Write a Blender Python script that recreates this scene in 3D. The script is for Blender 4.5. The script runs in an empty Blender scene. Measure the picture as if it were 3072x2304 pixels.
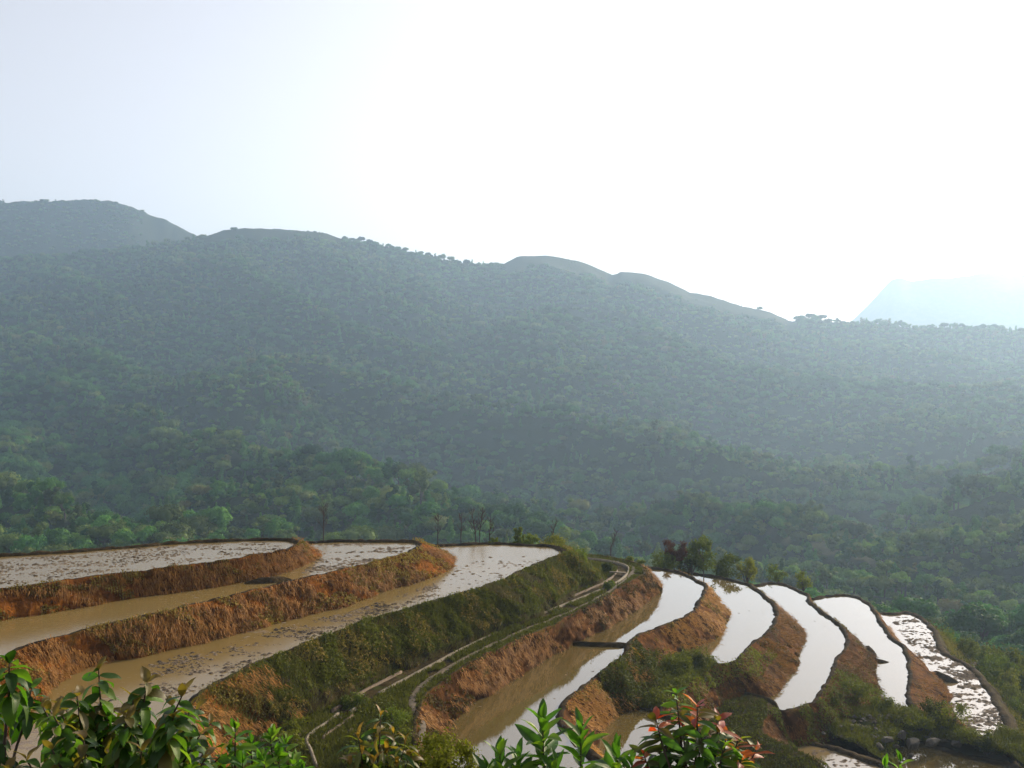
import bpy, math, random
import numpy as np
from mathutils import Vector, Matrix, geometry

scene = bpy.context.scene
COL = scene.collection
R = math.radians

# ------------------------------------------------------------------ camera
F, HZ, CX = 3015.0, 1152.0, 1536.0          # photograph: focal length, horizon row, centre column (pixels)
cam_d = bpy.data.cameras.new("camera")
cam = bpy.data.objects.new("camera", cam_d)
COL.objects.link(cam)
cam.location = (0, 0, 0)
cam.rotation_euler = (R(90), 0, 0)
cam_d.sensor_width = 36.0
cam_d.lens = 36.0 * F / 3072.0
cam_d.clip_start, cam_d.clip_end = 0.05, 12000
scene.camera = cam

# ------------------------------------------------------------------ sky, sun, exposure
SUN_AZ, SUN_EL = 47.0, 21.0                 # degrees to the right of the view, degrees up
world = bpy.data.worlds.new("World")
scene.world = world
world.use_nodes = True
wn = world.node_tree
sky = wn.nodes.new("ShaderNodeTexSky")
sky.sky_type = 'NISHITA'
sky.sun_disc = False
sky.sun_elevation = R(SUN_EL)
sky.sun_rotation = R(SUN_AZ)
sky.altitude = 900
sky.air_density, sky.dust_density, sky.ozone_density = 1.0, 4.5, 1.0
bg = wn.nodes["Background"]
bg.inputs[1].default_value = 0.15
hsky = wn.nodes.new("ShaderNodeHueSaturation")
hsky.inputs["Saturation"].default_value = 0.34
wn.links.new(sky.outputs[0], hsky.inputs["Color"])
tint = wn.nodes.new("ShaderNodeMix")
tint.data_type, tint.blend_type = 'RGBA', 'MULTIPLY'
tint.inputs[0].default_value = 1.0
tint.inputs[7].default_value = (1.065, 0.97, 0.945, 1)
wn.links.new(hsky.outputs[0], tint.inputs[6])
wn.links.new(tint.outputs[2], bg.inputs[0])
sun_d = bpy.data.lights.new("sun", 'SUN')
sun_d.energy = 4.6
sun_d.angle = R(1.0)
sun_d.color = (1.0, 0.82, 0.57)
sun = bpy.data.objects.new("sun", sun_d)
COL.objects.link(sun)
sd = Vector((math.sin(R(SUN_AZ)) * math.cos(R(SUN_EL)), math.cos(R(SUN_AZ)) * math.cos(R(SUN_EL)), math.sin(R(SUN_EL))))
sun.rotation_euler = sd.to_track_quat('Z', 'Y').to_euler()
scene.view_settings.view_transform = 'Standard'
scene.view_settings.look = 'None'
scene.view_settings.gamma = 1.0
scene.view_settings.exposure = 0.74
scene.cycles.max_bounces = 6
scene.cycles.diffuse_bounces = 3
scene.cycles.glossy_bounces = 3
scene.cycles.transmission_bounces = 3
scene.cycles.volume_bounces = 1
scene.cycles.transparent_max_bounces = 6

# ------------------------------------------------------------------ helpers
rng = np.random.default_rng(7)


def hash2(ix, iy, seed):
    h = (ix.astype(np.int64) * 374761393 + iy.astype(np.int64) * 668265263 + seed * 1442695041) & 0xFFFFFFFF
    h = ((h ^ (h >> 13)) * 1274126177) & 0xFFFFFFFF
    return ((h ^ (h >> 16)) & 0xFFFF) / 65535.0


def vnoise(x, y, seed=0):
    x = np.asarray(x, float); y = np.asarray(y, float)
    ix, iy = np.floor(x), np.floor(y)
    fx, fy = x - ix, y - iy
    fx, fy = fx * fx * (3 - 2 * fx), fy * fy * (3 - 2 * fy)
    a, b = hash2(ix, iy, seed), hash2(ix + 1, iy, seed)
    c, d = hash2(ix, iy + 1, seed), hash2(ix + 1, iy + 1, seed)
    return (a * (1 - fx) + b * fx) * (1 - fy) + (c * (1 - fx) + d * fx) * fy


def fbm(x, y, seed=0, octv=4):
    t, amp, s = 0.0, 0.5, 0.0
    for k in range(octv):
        t = t + amp * vnoise(x * 2 ** k, y * 2 ** k, seed + k * 17)
        s += amp; amp *= 0.5
    return t / s


def up(px, py, h):
    """photograph pixel on the level h metres below the camera -> world point"""
    Y = F * h / (py - HZ)
    return (( px - CX) / F * Y, Y, -h)


def at(px, py, Y):
    """photograph pixel at depth Y"""
    return ((px - CX) / F * Y, Y, -(py - HZ) / F * Y)


def tag(o, label=None, cat=None, group=None, kind=None):
    if label: o["label"] = label
    if cat: o["category"] = cat
    if group: o["group"] = group
    if kind: o["kind"] = kind
    return o


def mesh_np(name, V, quads=None, tris=None, mats=(), parent=None, smooth=True, mat_idx=None, color=None):
    """one mesh object from arrays: V (n,3), quads (m,4), tris (k,3)"""
    me = bpy.data.meshes.new(name)
    V = np.asarray(V, np.float32).reshape(-1, 3)
    me.vertices.add(len(V))
    me.vertices.foreach_set("co", V.ravel())
    parts, starts, n = [], [], 0
    for A, k in ((quads, 4), (tris, 3)):
        if A is not None and len(A):
            A = np.asarray(A, np.int32)
            parts.append(A.ravel())
            starts.append(n + np.arange(len(A)) * k)
            n += A.size
    if parts:
        L = np.concatenate(parts); S = np.concatenate(starts).astype(np.int32)
        me.loops.add(len(L)); me.loops.foreach_set("vertex_index", L)
        me.polygons.add(len(S)); me.polygons.foreach_set("loop_start", S)
        if smooth:
            me.polygons.foreach_set("use_smooth", np.ones(len(S), bool))
        if mat_idx is not None:
            me.polygons.foreach_set("material_index", np.asarray(mat_idx, np.int32))
    for m in mats:
        me.materials.append(m)
    if color is not None:
        ca = me.color_attributes.new("tint", 'FLOAT_COLOR', 'POINT')
        ca.data.foreach_set("color", np.c_[color, np.ones(len(color))].astype(np.float32).ravel())
    me.update(calc_edges=True)
    o = bpy.data.objects.new(name, me)
    COL.objects.link(o)
    if parent: o.parent = parent
    return o


def empty(name, loc, rz=0.0):
    o = bpy.data.objects.new(name, None)
    o.empty_display_size = 0.2
    o.location = loc
    o.rotation_euler = (0, 0, rz)
    COL.objects.link(o)
    return o


def copy_thing(root, loc, rz, sc, label=None, group=None):
    r = root.copy(); COL.objects.link(r)
    r.location = loc; r.rotation_euler = (0, 0, rz)
    r.scale = sc if isinstance(sc, tuple) else (sc, sc, sc)
    if label: r["label"] = label
    if group: r["group"] = group
    for ch in root.children:
        c = ch.copy(); COL.objects.link(c); c.parent = r
    return r


def catmull(P, per=12):
    P = np.asarray(P, float)
    Q = np.vstack([2 * P[0] - P[1], P, 2 * P[-1] - P[-2]])
    out = []
    for i in range(1, len(Q) - 2):
        p0, p1, p2, p3 = Q[i - 1], Q[i], Q[i + 1], Q[i + 2]
        t = np.linspace(0, 1, per, endpoint=False)[:, None]
        # centripetal-ish tension to avoid loops on uneven spacing
        d1 = np.linalg.norm(p2[:3] - p1[:3]) + 1e-6
        m1 = (p2 - p0) * d1 / (np.linalg.norm(p2[:3] - p1[:3]) + np.linalg.norm(p1[:3] - p0[:3]) + 1e-6)
        m2 = (p3 - p1) * d1 / (np.linalg.norm(p3[:3] - p2[:3]) + np.linalg.norm(p2[:3] - p1[:3]) + 1e-6)
        out.append((2 * t**3 - 3 * t**2 + 1) * p1 + (t**3 - 2 * t**2 + t) * m1 + (-2 * t**3 + 3 * t**2) * p2 + (t**3 - t**2) * m2)
    out.append(P[-1:])
    return np.vstack(out)


def resample(P, step, key=3):
    P = np.asarray(P, float)
    d = np.r_[0, np.cumsum(np.linalg.norm(np.diff(P[:, :key], axis=0), axis=1))]
    n = max(2, int(d[-1] / step) + 1)
    s = np.linspace(0, d[-1], n)
    return np.stack([np.interp(s, d, P[:, k]) for k in range(P.shape[1])], 1)


def grid_quads(nr, nc):
    i = np.arange(nr - 1)[:, None] * nc + np.arange(nc - 1)[None, :]
    return np.stack([i, i + 1, i + nc + 1, i + nc], -1).reshape(-1, 4)


def tube(P, rad, sides=6):
    """tapered tube arrays along points P with radii rad"""
    P = np.asarray(P, float); rad = np.broadcast_to(np.asarray(rad, float), (len(P),))
    T = np.gradient(P, axis=0); T /= np.linalg.norm(T, axis=1)[:, None] + 1e-9
    ref = np.where(np.abs(T[:, 2:3]) < 0.9, np.array([[0, 0, 1.0]]), np.array([[1.0, 0, 0]]))
    A = np.cross(T, ref); A /= np.linalg.norm(A, axis=1)[:, None] + 1e-9
    B = np.cross(T, A)
    a = np.linspace(0, 2 * np.pi, sides, endpoint=False)
    V = P[:, None] + rad[:, None, None] * (np.cos(a)[None, :, None] * A[:, None] + np.sin(a)[None, :, None] * B[:, None])
    q = []
    for i in range(len(P) - 1):
        for j in range(sides):
            q.append((i * sides + j, i * sides + (j + 1) % sides, (i + 1) * sides + (j + 1) % sides, (i + 1) * sides + j))
    return V.reshape(-1, 3), np.array(q)


class Acc:
    """collects arrays that end up in one mesh"""
    def __init__(s): s.V, s.q, s.t, s.c, s.n = [], [], [], [], 0
    def add(s, V, q=None, t=None, c=None):
        V = np.asarray(V, float).reshape(-1, 3)
        s.V.append(V)
        if q is not None and len(q): s.q.append(np.asarray(q) + s.n)
        if t is not None and len(t): s.t.append(np.asarray(t) + s.n)
        if c is not None: s.c.append(np.broadcast_to(np.asarray(c, float), (len(V), 3)))
        s.n += len(V)
    def build(s, name, mats, parent=None, smooth=True):
        return mesh_np(name, np.vstack(s.V), np.vstack(s.q) if s.q else None, np.vstack(s.t) if s.t else None,
                       mats, parent, smooth, color=np.vstack(s.c) if s.c else None)


# ------------------------------------------------------------------ materials
def new_mat(name):
    m = bpy.data.materials.new(name)
    m.use_nodes = True
    return m, m.node_tree, m.node_tree.nodes["Principled BSDF"]


def ramp(nt, stops, src, interp='LINEAR'):
    n = nt.nodes.new("ShaderNodeValToRGB")
    n.color_ramp.interpolation = interp
    while len(n.color_ramp.elements) < len(stops):
        n.color_ramp.elements.new(0.5)
    for e, (p, c) in zip(n.color_ramp.elements, stops):
        e.position = p
        e.color = (*c, 1) if len(c) == 3 else c
    nt.links.new(src, n.inputs[0])
    return n.outputs[0]


def coords(nt, scale=(1, 1, 1), kind="Object", rot=(0, 0, 0)):
    tc = nt.nodes.new("ShaderNodeTexCoord")
    mp = nt.nodes.new("ShaderNodeMapping")
    mp.inputs["Scale"].default_value = scale
    mp.inputs["Rotation"].default_value = rot
    nt.links.new(tc.outputs[kind], mp.inputs[0])
    return mp.outputs[0]


def noise(nt, vec, scale, detail=5, rough=0.6, dist=0.0):
    n = nt.nodes.new("ShaderNodeTexNoise")
    n.inputs["Scale"].default_value = scale
    n.inputs["Detail"].default_value = detail
    n.inputs["Roughness"].default_value = rough
    n.inputs["Distortion"].default_value = dist
    if vec is not None: nt.links.new(vec, n.inputs["Vector"])
    return n.outputs[0]


def mixc(nt, fac, a, b, mode='MIX'):
    n = nt.nodes.new("ShaderNodeMix")
    n.data_type = 'RGBA'
    n.blend_type = mode
    for s, v in ((n.inputs[0], fac), (n.inputs[6], a), (n.inputs[7], b)):
        if isinstance(v, (int, float)): s.default_value = v
        elif isinstance(v, tuple): s.default_value = (*v, 1)
        else: nt.links.new(v, s)
    return n.outputs[2]


def bump(nt, h, strength, dist, bsdf):
    b = nt.nodes.new("ShaderNodeBump")
    b.inputs["Strength"].default_value = strength
    b.inputs["Distance"].default_value = dist
    nt.links.new(h, b.inputs["Height"])
    nt.links.new(b.outputs[0], bsdf.inputs["Normal"])


def earth_mat(name, dark, mid, light, streak=True, moss=0.0):
    m, nt, p = new_mat(name)
    v1 = coords(nt, (2.4, 2.4, 1.0) if streak else (2, 2, 2))
    a = noise(nt, v1, 2.2, 7, 0.68, 0.4)
    c1 = ramp(nt, [(0.36, dark), (0.48, mid), (0.57, mid), (0.70, light)], a)
    v2 = coords(nt, (0.35, 0.35, 0.5))
    b = noise(nt, v2, 1.3, 4, 0.6)
    c2 = mixc(nt, ramp(nt, [(0.46, (0, 0, 0)), (0.60, (0.85, 0.85, 0.85))], b), c1, tuple(x * 0.30 for x in mid))
    if moss:
        g = noise(nt, coords(nt, (0.5, 0.5, 0.7)), 1.1, 5, 0.65)
        c2 = mixc(nt, ramp(nt, [(0.56, (0, 0, 0)), (0.72, (moss,) * 3)], g), c2, (0.05, 0.062, 0.014))
    nt.links.new(c2, p.inputs["Base Color"])
    p.inputs["Roughness"].default_value = 0.95
    p.inputs["Specular IOR Level"].default_value = 0.04
    bump(nt, a, 0.9, 0.12, p)
    return m


M_bank = earth_mat("bank_earth", (0.018, 0.008, 0.002), (0.165, 0.058, 0.009), (0.40, 0.19, 0.045), True, 0.5)
M_bank_brown = earth_mat("bank_brown_earth", (0.014, 0.007, 0.002), (0.105, 0.042, 0.009), (0.29, 0.14, 0.04), True, 0.6)
M_bund = earth_mat("bund_mud", (0.020, 0.014, 0.007), (0.050, 0.035, 0.018), (0.10, 0.075, 0.04), False, 0.35)
M_soil = earth_mat("dark_soil", (0.020, 0.015, 0.007), (0.062, 0.045, 0.018), (0.13, 0.095, 0.040), False, 0.95)
M_clod = earth_mat("mud_clod", (0.050, 0.038, 0.026), (0.165, 0.130, 0.095), (0.30, 0.24, 0.18), False)


def water_mat(name, mud, wet, thr, rip=0.02, ior=1.5, rough=0.03):
    """shallow muddy water with half-drowned mud patches"""
    m, nt, p = new_mat(name)
    out = nt.nodes["Material Output"]
    n1 = noise(nt, coords(nt, (0.12, 0.12, 0.12)), 1.0, 4, 0.6)
    n2 = noise(nt, coords(nt, (1.0, 1.9, 1.0)), 2.0, 7, 0.72)
    base = mixc(nt, n1, tuple(x * 0.75 for x in mud), tuple(x * 1.2 for x in mud))
    nt.links.new(base, p.inputs["Base Color"])
    p.inputs["Roughness"].default_value = rough
    p.inputs["IOR"].default_value = ior
    bump(nt, noise(nt, coords(nt, (1, 1, 1)), 5.0, 3, 0.55), rip, 0.05, p)
    w = nt.nodes.new("ShaderNodeBsdfPrincipled")
    nt.links.new(mixc(nt, n2, tuple(x * 0.5 for x in wet), tuple(x * 1.3 for x in wet)), w.inputs["Base Color"])
    w.inputs["Roughness"].default_value = 0.28
    bump(nt, n2, 0.8, 0.12, w)
    mul = nt.nodes.new("ShaderNodeMath"); mul.operation = 'MULTIPLY_ADD'
    nt.links.new(n2, mul.inputs[0]); mul.inputs[1].default_value = 0.6
    sc = nt.nodes.new("ShaderNodeMath"); sc.operation = 'MULTIPLY'
    nt.links.new(n1, sc.inputs[0]); sc.inputs[1].default_value = 0.42
    nt.links.new(sc.outputs[0], mul.inputs[2])
    f = ramp(nt, [(thr, (0, 0, 0)), (thr + 0.03, (1, 1, 1))], mul.outputs[0])
    mx = nt.nodes.new("ShaderNodeMixShader")
    nt.links.new(f, mx.inputs[0]); nt.links.new(p.outputs[0], mx.inputs[1]); nt.links.new(w.outputs[0], mx.inputs[2])
    nt.links.new(mx.outputs[0], out.inputs[0])
    return m


MUD = (0.185, 0.130, 0.045)
M_water_muddy = water_mat("muddy_paddy_water", MUD, (0.20, 0.155, 0.115), 0.60, 0.06, 1.33, 0.18)
M_water_clear = water_mat("still_paddy_water", (0.125, 0.090, 0.030), (0.17, 0.12, 0.08), 0.80, 0.006, 1.85)
M_water_clods = water_mat("cloddy_paddy_water", (0.20, 0.145, 0.07), (0.16, 0.12, 0.085), 0.72, 0.05, 1.75)


def foliage_mat(name, dark, lite, warm, warm_amt=0.12, trans=0.2, scale=0.5, rough=0.75):
    m, nt, p = new_mat(name)
    out = nt.nodes["Material Output"]
    geo = nt.nodes.new("ShaderNodeNewGeometry")
    oi = nt.nodes.new("ShaderNodeObjectInfo")
    a = noise(nt, coords(nt, (1, 1, 1)), scale, 3, 0.6)
    c = mixc(nt, ramp(nt, [(0.3, (0, 0, 0)), (0.7, (1, 1, 1))], a), dark, lite)
    c = mixc(nt, ramp(nt, [(0.0, (0.0,) * 3), (1.0, (0.8,) * 3)], geo.outputs["Random Per Island"]), c, lite)
    c = mixc(nt, ramp(nt, [(1 - warm_amt, (0, 0, 0)), (1.0, (0.75,) * 3)], oi.outputs["Random"]), c, warm)
    hsv = nt.nodes.new("ShaderNodeHueSaturation")
    mr = nt.nodes.new("ShaderNodeMapRange")
    nt.links.new(oi.outputs["Random"], mr.inputs[0])
    mr.inputs[3].default_value, mr.inputs[4].default_value = 0.38, 1.45
    nt.links.new(mr.outputs[0], hsv.inputs["Value"])
    nt.links.new(c, hsv.inputs["Color"])
    nt.links.new(hsv.outputs[0], p.inputs["Base Color"])
    p.inputs["Roughness"].default_value = rough
    p.inputs["Specular IOR Level"].default_value = 0.12
    tr = nt.nodes.new("ShaderNodeBsdfTranslucent")
    nt.links.new(mixc(nt, 1.0, hsv.outputs[0], (1.5, 1.7, 0.6), 'MULTIPLY'), tr.inputs[0])
    mx = nt.nodes.new("ShaderNodeMixShader"); mx.inputs[0].default_value = trans
    nt.links.new(p.outputs[0], mx.inputs[1]); nt.links.new(tr.outputs[0], mx.inputs[2])
    nt.links.new(mx.outputs[0], out.inputs[0])
    return m


M_fol = [foliage_mat("forest_leaves_deep", (0.016, 0.068, 0.016), (0.058, 0.165, 0.030), (0.07, 0.075, 0.022)),
         foliage_mat("forest_leaves_mid", (0.024, 0.090, 0.018), (0.085, 0.205, 0.034), (0.09, 0.095, 0.025)),
         foliage_mat("forest_leaves_olive", (0.040, 0.070, 0.018), (0.110, 0.165, 0.036), (0.10, 0.075, 0.03)),
         foliage_mat("forest_leaves_fresh", (0.045, 0.110, 0.016), (0.130, 0.230, 0.032), (0.13, 0.12, 0.03))]
M_bush = foliage_mat("bush_leaves", (0.035, 0.062, 0.008), (0.140, 0.175, 0.020), (0.13, 0.10, 0.02), 0.2, 0.3, 1.2)
M_bush_red = foliage_mat("red_bush_leaves", (0.06, 0.022, 0.012), (0.16, 0.06, 0.028), (0.13, 0.05, 0.02), 0.2, 0.3, 1.2)
M_under = foliage_mat("undergrowth_leaves", (0.028, 0.036, 0.005), (0.120, 0.130, 0.013), (0.10, 0.08, 0.02), 0.1, 0.3, 1.4)
M_under_dry = foliage_mat("dry_weed_leaves", (0.060, 0.040, 0.010), (0.200, 0.150, 0.035), (0.16, 0.10, 0.03), 0.1, 0.25, 1.4)
M_straw = foliage_mat("dry_straw", (0.020, 0.009, 0.002), (0.34, 0.16, 0.035), (0.30, 0.16, 0.04), 0.1, 0.2, 1.6, 0.7)
M_grass = foliage_mat("short_grass", (0.035, 0.042, 0.007), (0.115, 0.115, 0.020), (0.13, 0.10, 0.03), 0.1, 0.25, 0.8, 0.7)


def bark_mat(name, a, b):
    m, nt, p = new_mat(name)
    n = noise(nt, coords(nt, (3, 3, 0.8)), 4, 5, 0.7)
    nt.links.new(ramp(nt, [(0.3, a), (0.75, b)], n), p.inputs["Base Color"])
    p.inputs["Roughness"].default_value = 0.9
    bump(nt, n, 0.5, 0.03, p)
    return m


M_bark = bark_mat("bark", (0.030, 0.024, 0.017), (0.11, 0.09, 0.07))
M_twig = bark_mat("twig", (0.028, 0.020, 0.014), (0.085, 0.06, 0.04))
M_rock = bark_mat("rock_stone", (0.022, 0.018, 0.012), (0.105, 0.092, 0.072))
M_conc = bark_mat("weathered_concrete", (0.09, 0.07, 0.045), (0.30, 0.26, 0.19))
M_conc_dark = bark_mat("stained_concrete", (0.05, 0.035, 0.022), (0.20, 0.14, 0.09))
M_wood = bark_mat("grey_timber", (0.06, 0.05, 0.04), (0.18, 0.15, 0.12))


def hill_mat():
    m, nt, p = new_mat("forest_floor")
    a = noise(nt, coords(nt, (0.02, 0.02, 0.02)), 2.0, 5, 0.6)
    b = noise(nt, coords(nt, (0.5, 0.5, 0.5)), 1.0, 6, 0.7)
    c = mixc(nt, a, (0.012, 0.024, 0.009), (0.026, 0.040, 0.014))
    c = mixc(nt, b, c, (0.035, 0.048, 0.016), 'MIX')
    nt.links.new(c, p.inputs["Base Color"])
    p.inputs["Roughness"].default_value = 0.95
    p.inputs["Specular IOR Level"].default_value = 0.1
    bump(nt, b, 1.0, 1.2, p)
    return m


M_hill = hill_mat()


def grassland_mat():
    m, nt, p = new_mat("hilltop_grassland")
    a = noise(nt, coords(nt, (0.03, 0.03, 0.03)), 2.0, 6, 0.65)
    b = noise(nt, coords(nt, (0.35, 0.35, 0.35)), 1.0, 5, 0.7)
    c = mixc(nt, ramp(nt, [(0.45, (0, 0, 0)), (0.6, (1, 1, 1))], a), (0.03, 0.048, 0.016), (0.11, 0.115, 0.045))
    c = mixc(nt, b, c, (0.05, 0.06, 0.02))
    nt.links.new(c, p.inputs["Base Color"])
    p.inputs["Roughness"].default_value = 0.95
    bump(nt, b, 1.0, 1.0, p)
    return m


M_grassland = grassland_mat()


def path_mat():
    m, nt, p = new_mat("trodden_earth")
    a = noise(nt, coords(nt, (1, 1, 1)), 2.5, 6, 0.7)
    nt.links.new(ramp(nt, [(0.3, (0.05, 0.037, 0.02)), (0.7, (0.16, 0.12, 0.075))], a), p.inputs["Base Color"])
    p.inputs["Roughness"].default_value = 0.9
    bump(nt, a, 0.5, 0.04, p)
    return m


M_path = path_mat()


def leaf_mat(name, trans=0.45, rough=0.5):
    """glossy leaf whose colour comes from the mesh's own tint"""
    m, nt, p = new_mat(name)
    out = nt.nodes["Material Output"]
    at_ = nt.nodes.new("ShaderNodeVertexColor"); at_.layer_name = "tint"
    n = noise(nt, coords(nt, (1, 1, 1)), 45, 4, 0.6)
    c = mixc(nt, 0.35, at_.outputs[0], mixc(nt, n, (0.3, 0.3, 0.3), (1.6, 1.6, 1.6)), 'MULTIPLY')
    nt.links.new(c, p.inputs["Base Color"])
    p.inputs["Roughness"].default_value = rough
    bump(nt, n, 0.3, 0.004, p)
    p.inputs["Specular IOR Level"].default_value = 0.35
    tr = nt.nodes.new("ShaderNodeBsdfTranslucent")
    nt.links.new(mixc(nt, 1.0, c, (2.0, 2.2, 0.7), 'MULTIPLY'), tr.inputs[0])
    mx = nt.nodes.new("ShaderNodeMixShader"); mx.inputs[0].default_value = trans
    nt.links.new(p.outputs[0], mx.inputs[1]); nt.links.new(tr.outputs[0], mx.inputs[2])
    nt.links.new(mx.outputs[0], out.inputs[0])
    return m


M_leaf = leaf_mat("broad_leaf")

# ------------------------------------------------------------------ paddies: banks, bunds, water
H1, H2, H3, H4, H5, H6, H7, H8 = 10.0, 11.2, 12.75, 17.3, 19.4, 21.4, 23.4, 25.4
HS = 15.6                                   # the shelf with the canal and the path
BH = 0.15                                   # height of the mud bunds over the water
rim = []                                    # where the terraces end and the valley side begins
sides = {}
surf = {}                                   # bank surfaces kept for planting


def W(x, y): return ('w', x, y)


def pt(p, h):
    if p[0] == 'w': return (p[1], p[2], -h)
    return up(p[0], p[1], h)


def bank(key, rows, h_top, h_bot, mat, label, bund_w=0.3, amp=0.14, auto_out=1.2, auto_drop=2.2, rows_n=18, bund=True, bulge=0.0, mat2=None, split=1.0, bund_mat=None):
    """rows: (crest, base or None); crest on the bund top, base on the level below; None = valley side"""
    hc = h_top - BH
    side = 1 if key in ('t1', 't2', 't3', 'shelf') else -1
    sides[key] = side
    C = np.array([pt(r[0], hc) for r in rows])
    T = np.gradient(C, axis=0); N = np.c_[T[:, 1], -T[:, 0]]
    N /= np.linalg.norm(N, axis=1)[:, None] + 1e-9            # outward = to the right of the walking direction
    B = np.zeros_like(C); auto = np.zeros(len(rows))
    N = N * side
    for i, r in enumerate(rows):
        if r[1] is None:
            B[i] = (C[i, 0] + N[i, 0] * auto_out, C[i, 1] + N[i, 1] * auto_out, C[i, 2] - auto_drop); auto[i] = 1
        else:
            B[i] = pt(r[1], h_bot)
    D = catmull(np.c_[C, B, auto], 14)
    D = resample(D, 0.13)
    C, B, auto = D[:, :3], D[:, 3:6], D[:, 6]
    n = len(C)
    s = np.arange(n) * 0.13
    wob = (fbm(s * 0.5, s * 0 + len(key), 3) - 0.5)
    T = np.gradient(C[:, :2], axis=0); T /= np.linalg.norm(T, axis=1)[:, None] + 1e-9
    k = np.ones(9) / 9
    T = np.stack([np.convolve(np.pad(T[:, j], 4, 'edge'), k, 'valid') for j in (0, 1)], 1)
    T /= np.linalg.norm(T, axis=1)[:, None] + 1e-9
    N = np.c_[T[:, 1], -T[:, 0]] * side
    C = C.copy(); C[:, :2] += N * (wob * 0.45)[:, None]
    C[:, 2] += (fbm(s * 1.6, s * 0 + 5.5, 9, 5) - 0.5) * 0.22
    prof = []
    if bund:
        w = bund_w * (0.6 + 0.8 * fbm(s * 1.3, s * 0 + 2, 12))
        for off, dz in ((w + 0.14, -BH - 0.12), (w + 0.05, -BH + 0.02), (w - 0.03, -0.03), (w * 0.5, 0.015)):
            P = C.copy(); P[:, :2] -= N * (np.broadcast_to(off, (n,)) + (fbm(s * 2.5, s * 0 + dz * 9, 14) - 0.5) * 0.14)[:, None]; P[:, 2] += dz + (fbm(s * 3, s * 0 + dz * 7, 15) - 0.5) * 0.06
            prof.append(P)
    prof.append(C.copy())
    nb = len(prof)
    for r in range(1, rows_n + 1):
        t = r / rows_n
        e = t ** 0.85
        P = C * (1 - e) + B * e
        P[:, 2] = C[:, 2] * (1 - t) + B[:, 2] * t
        P[:, :2] += N * (bulge * math.sin(math.pi * t))
        d = (fbm(s * 1.9, s * 0 + t * 5.5, 21, 5) - 0.5) * amp * 2.8 + (fbm(s * 0.55, s * 0 + t * 1.6, 33, 4) - 0.5) * amp * 4.5
        P[:, :2] += N * (d * min(1, 0.35 + t))[:, None]
        if r == rows_n: P[:, 2] -= 0.06
        prof.append(P)
    V = np.stack(prof, 0)
    q = grid_quads(len(prof), n)
    mi = np.repeat(np.arange(len(prof) - 1), n - 1)
    mi = (mi >= nb - 1).astype(int)
    if mat2 is not None:
        col = np.tile(np.arange(n - 1) / (n - 1), len(prof) - 1)
        mi = np.where((mi == 1) & (col > split), 2, mi)
    o = mesh_np("terrace_bank", V.reshape(-1, 3), q, None, (bund_mat or M_bund, mat) + ((mat2,) if mat2 else ()), mat_idx=mi)
    tag(o, label, None, None, "structure")
    m = auto > 0.98
    for p in B[m][::6]: rim.append(p)
    surf[key] = (V[nb - 1:], N, auto, s)
    return C, B


def water(key, pts, h, mat, label):
    P = np.array([(p[0], p[1], -h) for p in pts])
    me = bpy.data.meshes.new("water")
    me.from_pydata([tuple(p) for p in P], [], [tuple(range(len(P)))])
    import bmesh
    bm = bmesh.new(); bm.from_mesh(me)
    bmesh.ops.triangulate(bm, faces=bm.faces[:])
    for f in bm.faces:
        if f.normal.z < 0: f.normal_flip()
    bm.to_mesh(me); bm.free()
    me.materials.append(mat)
    o = bpy.data.objects.new("water", me); COL.objects.link(o)
    tag(o, label, None, None, "structure")
    return o


rows1 = [((-700, 1875), (-690, 1967)), ((-300, 1815), (-290, 1909)), ((0, 1770), (10, 1864)), ((231, 1735), (240, 1826)),
         ((407, 1714), (420, 1793)), ((602, 1689), (615, 1766)), ((741, 1670), (760, 1740)), ((833, 1654), (850, 1717)),
         ((872, 1643), (907, 1698)), ((893, 1633), (935, 1682)), ((898, 1625), W(-12.6, 66.2)), ((880, 1616), W(-14.2, 66.6)),
         ((833, 1613), None), ((741, 1614), None), ((556, 1622), None), ((370, 1636), None), ((199, 1650), None), ((0, 1661), None),
         ((-300, 1685), None), ((-700, 1715), None)]
C1, B1 = bank("t1", rows1, H1, H2, M_bank, "red-brown clay bank under the highest, muddiest paddy")
rows2 = [((-500, 2330), (-440, 2700)), ((-200, 2100), (-150, 2400)), ((-80, 2030), (0, 2244)), ((46, 1957), (120, 2120)),
         ((139, 1920), (190, 2045)), ((278, 1883), (300, 1992)), ((417, 1849), (430, 1970)), ((556, 1821), (575, 1935)),
         ((694, 1786), (715, 1901)), ((866, 1745), (880, 1858)), ((1024, 1710), (1040, 1818)), ((1131, 1684), (1150, 1776)),
         ((1224, 1656), (1260, 1743)), ((1252, 1642), (1317, 1724)), ((1265, 1634), (1363, 1698)), ((1263, 1627), W(-4.2, 74.5)),
         ((1247, 1621), W(-6.0, 75.6)), ((1200, 1619), None), ((1024, 1619), None), ((905, 1624), None), ((600, 1640), None)]
C2, B2 = bank("t2", rows2, H2, H3, M_bank, "long ochre clay bank under the second paddy from the top")
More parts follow.
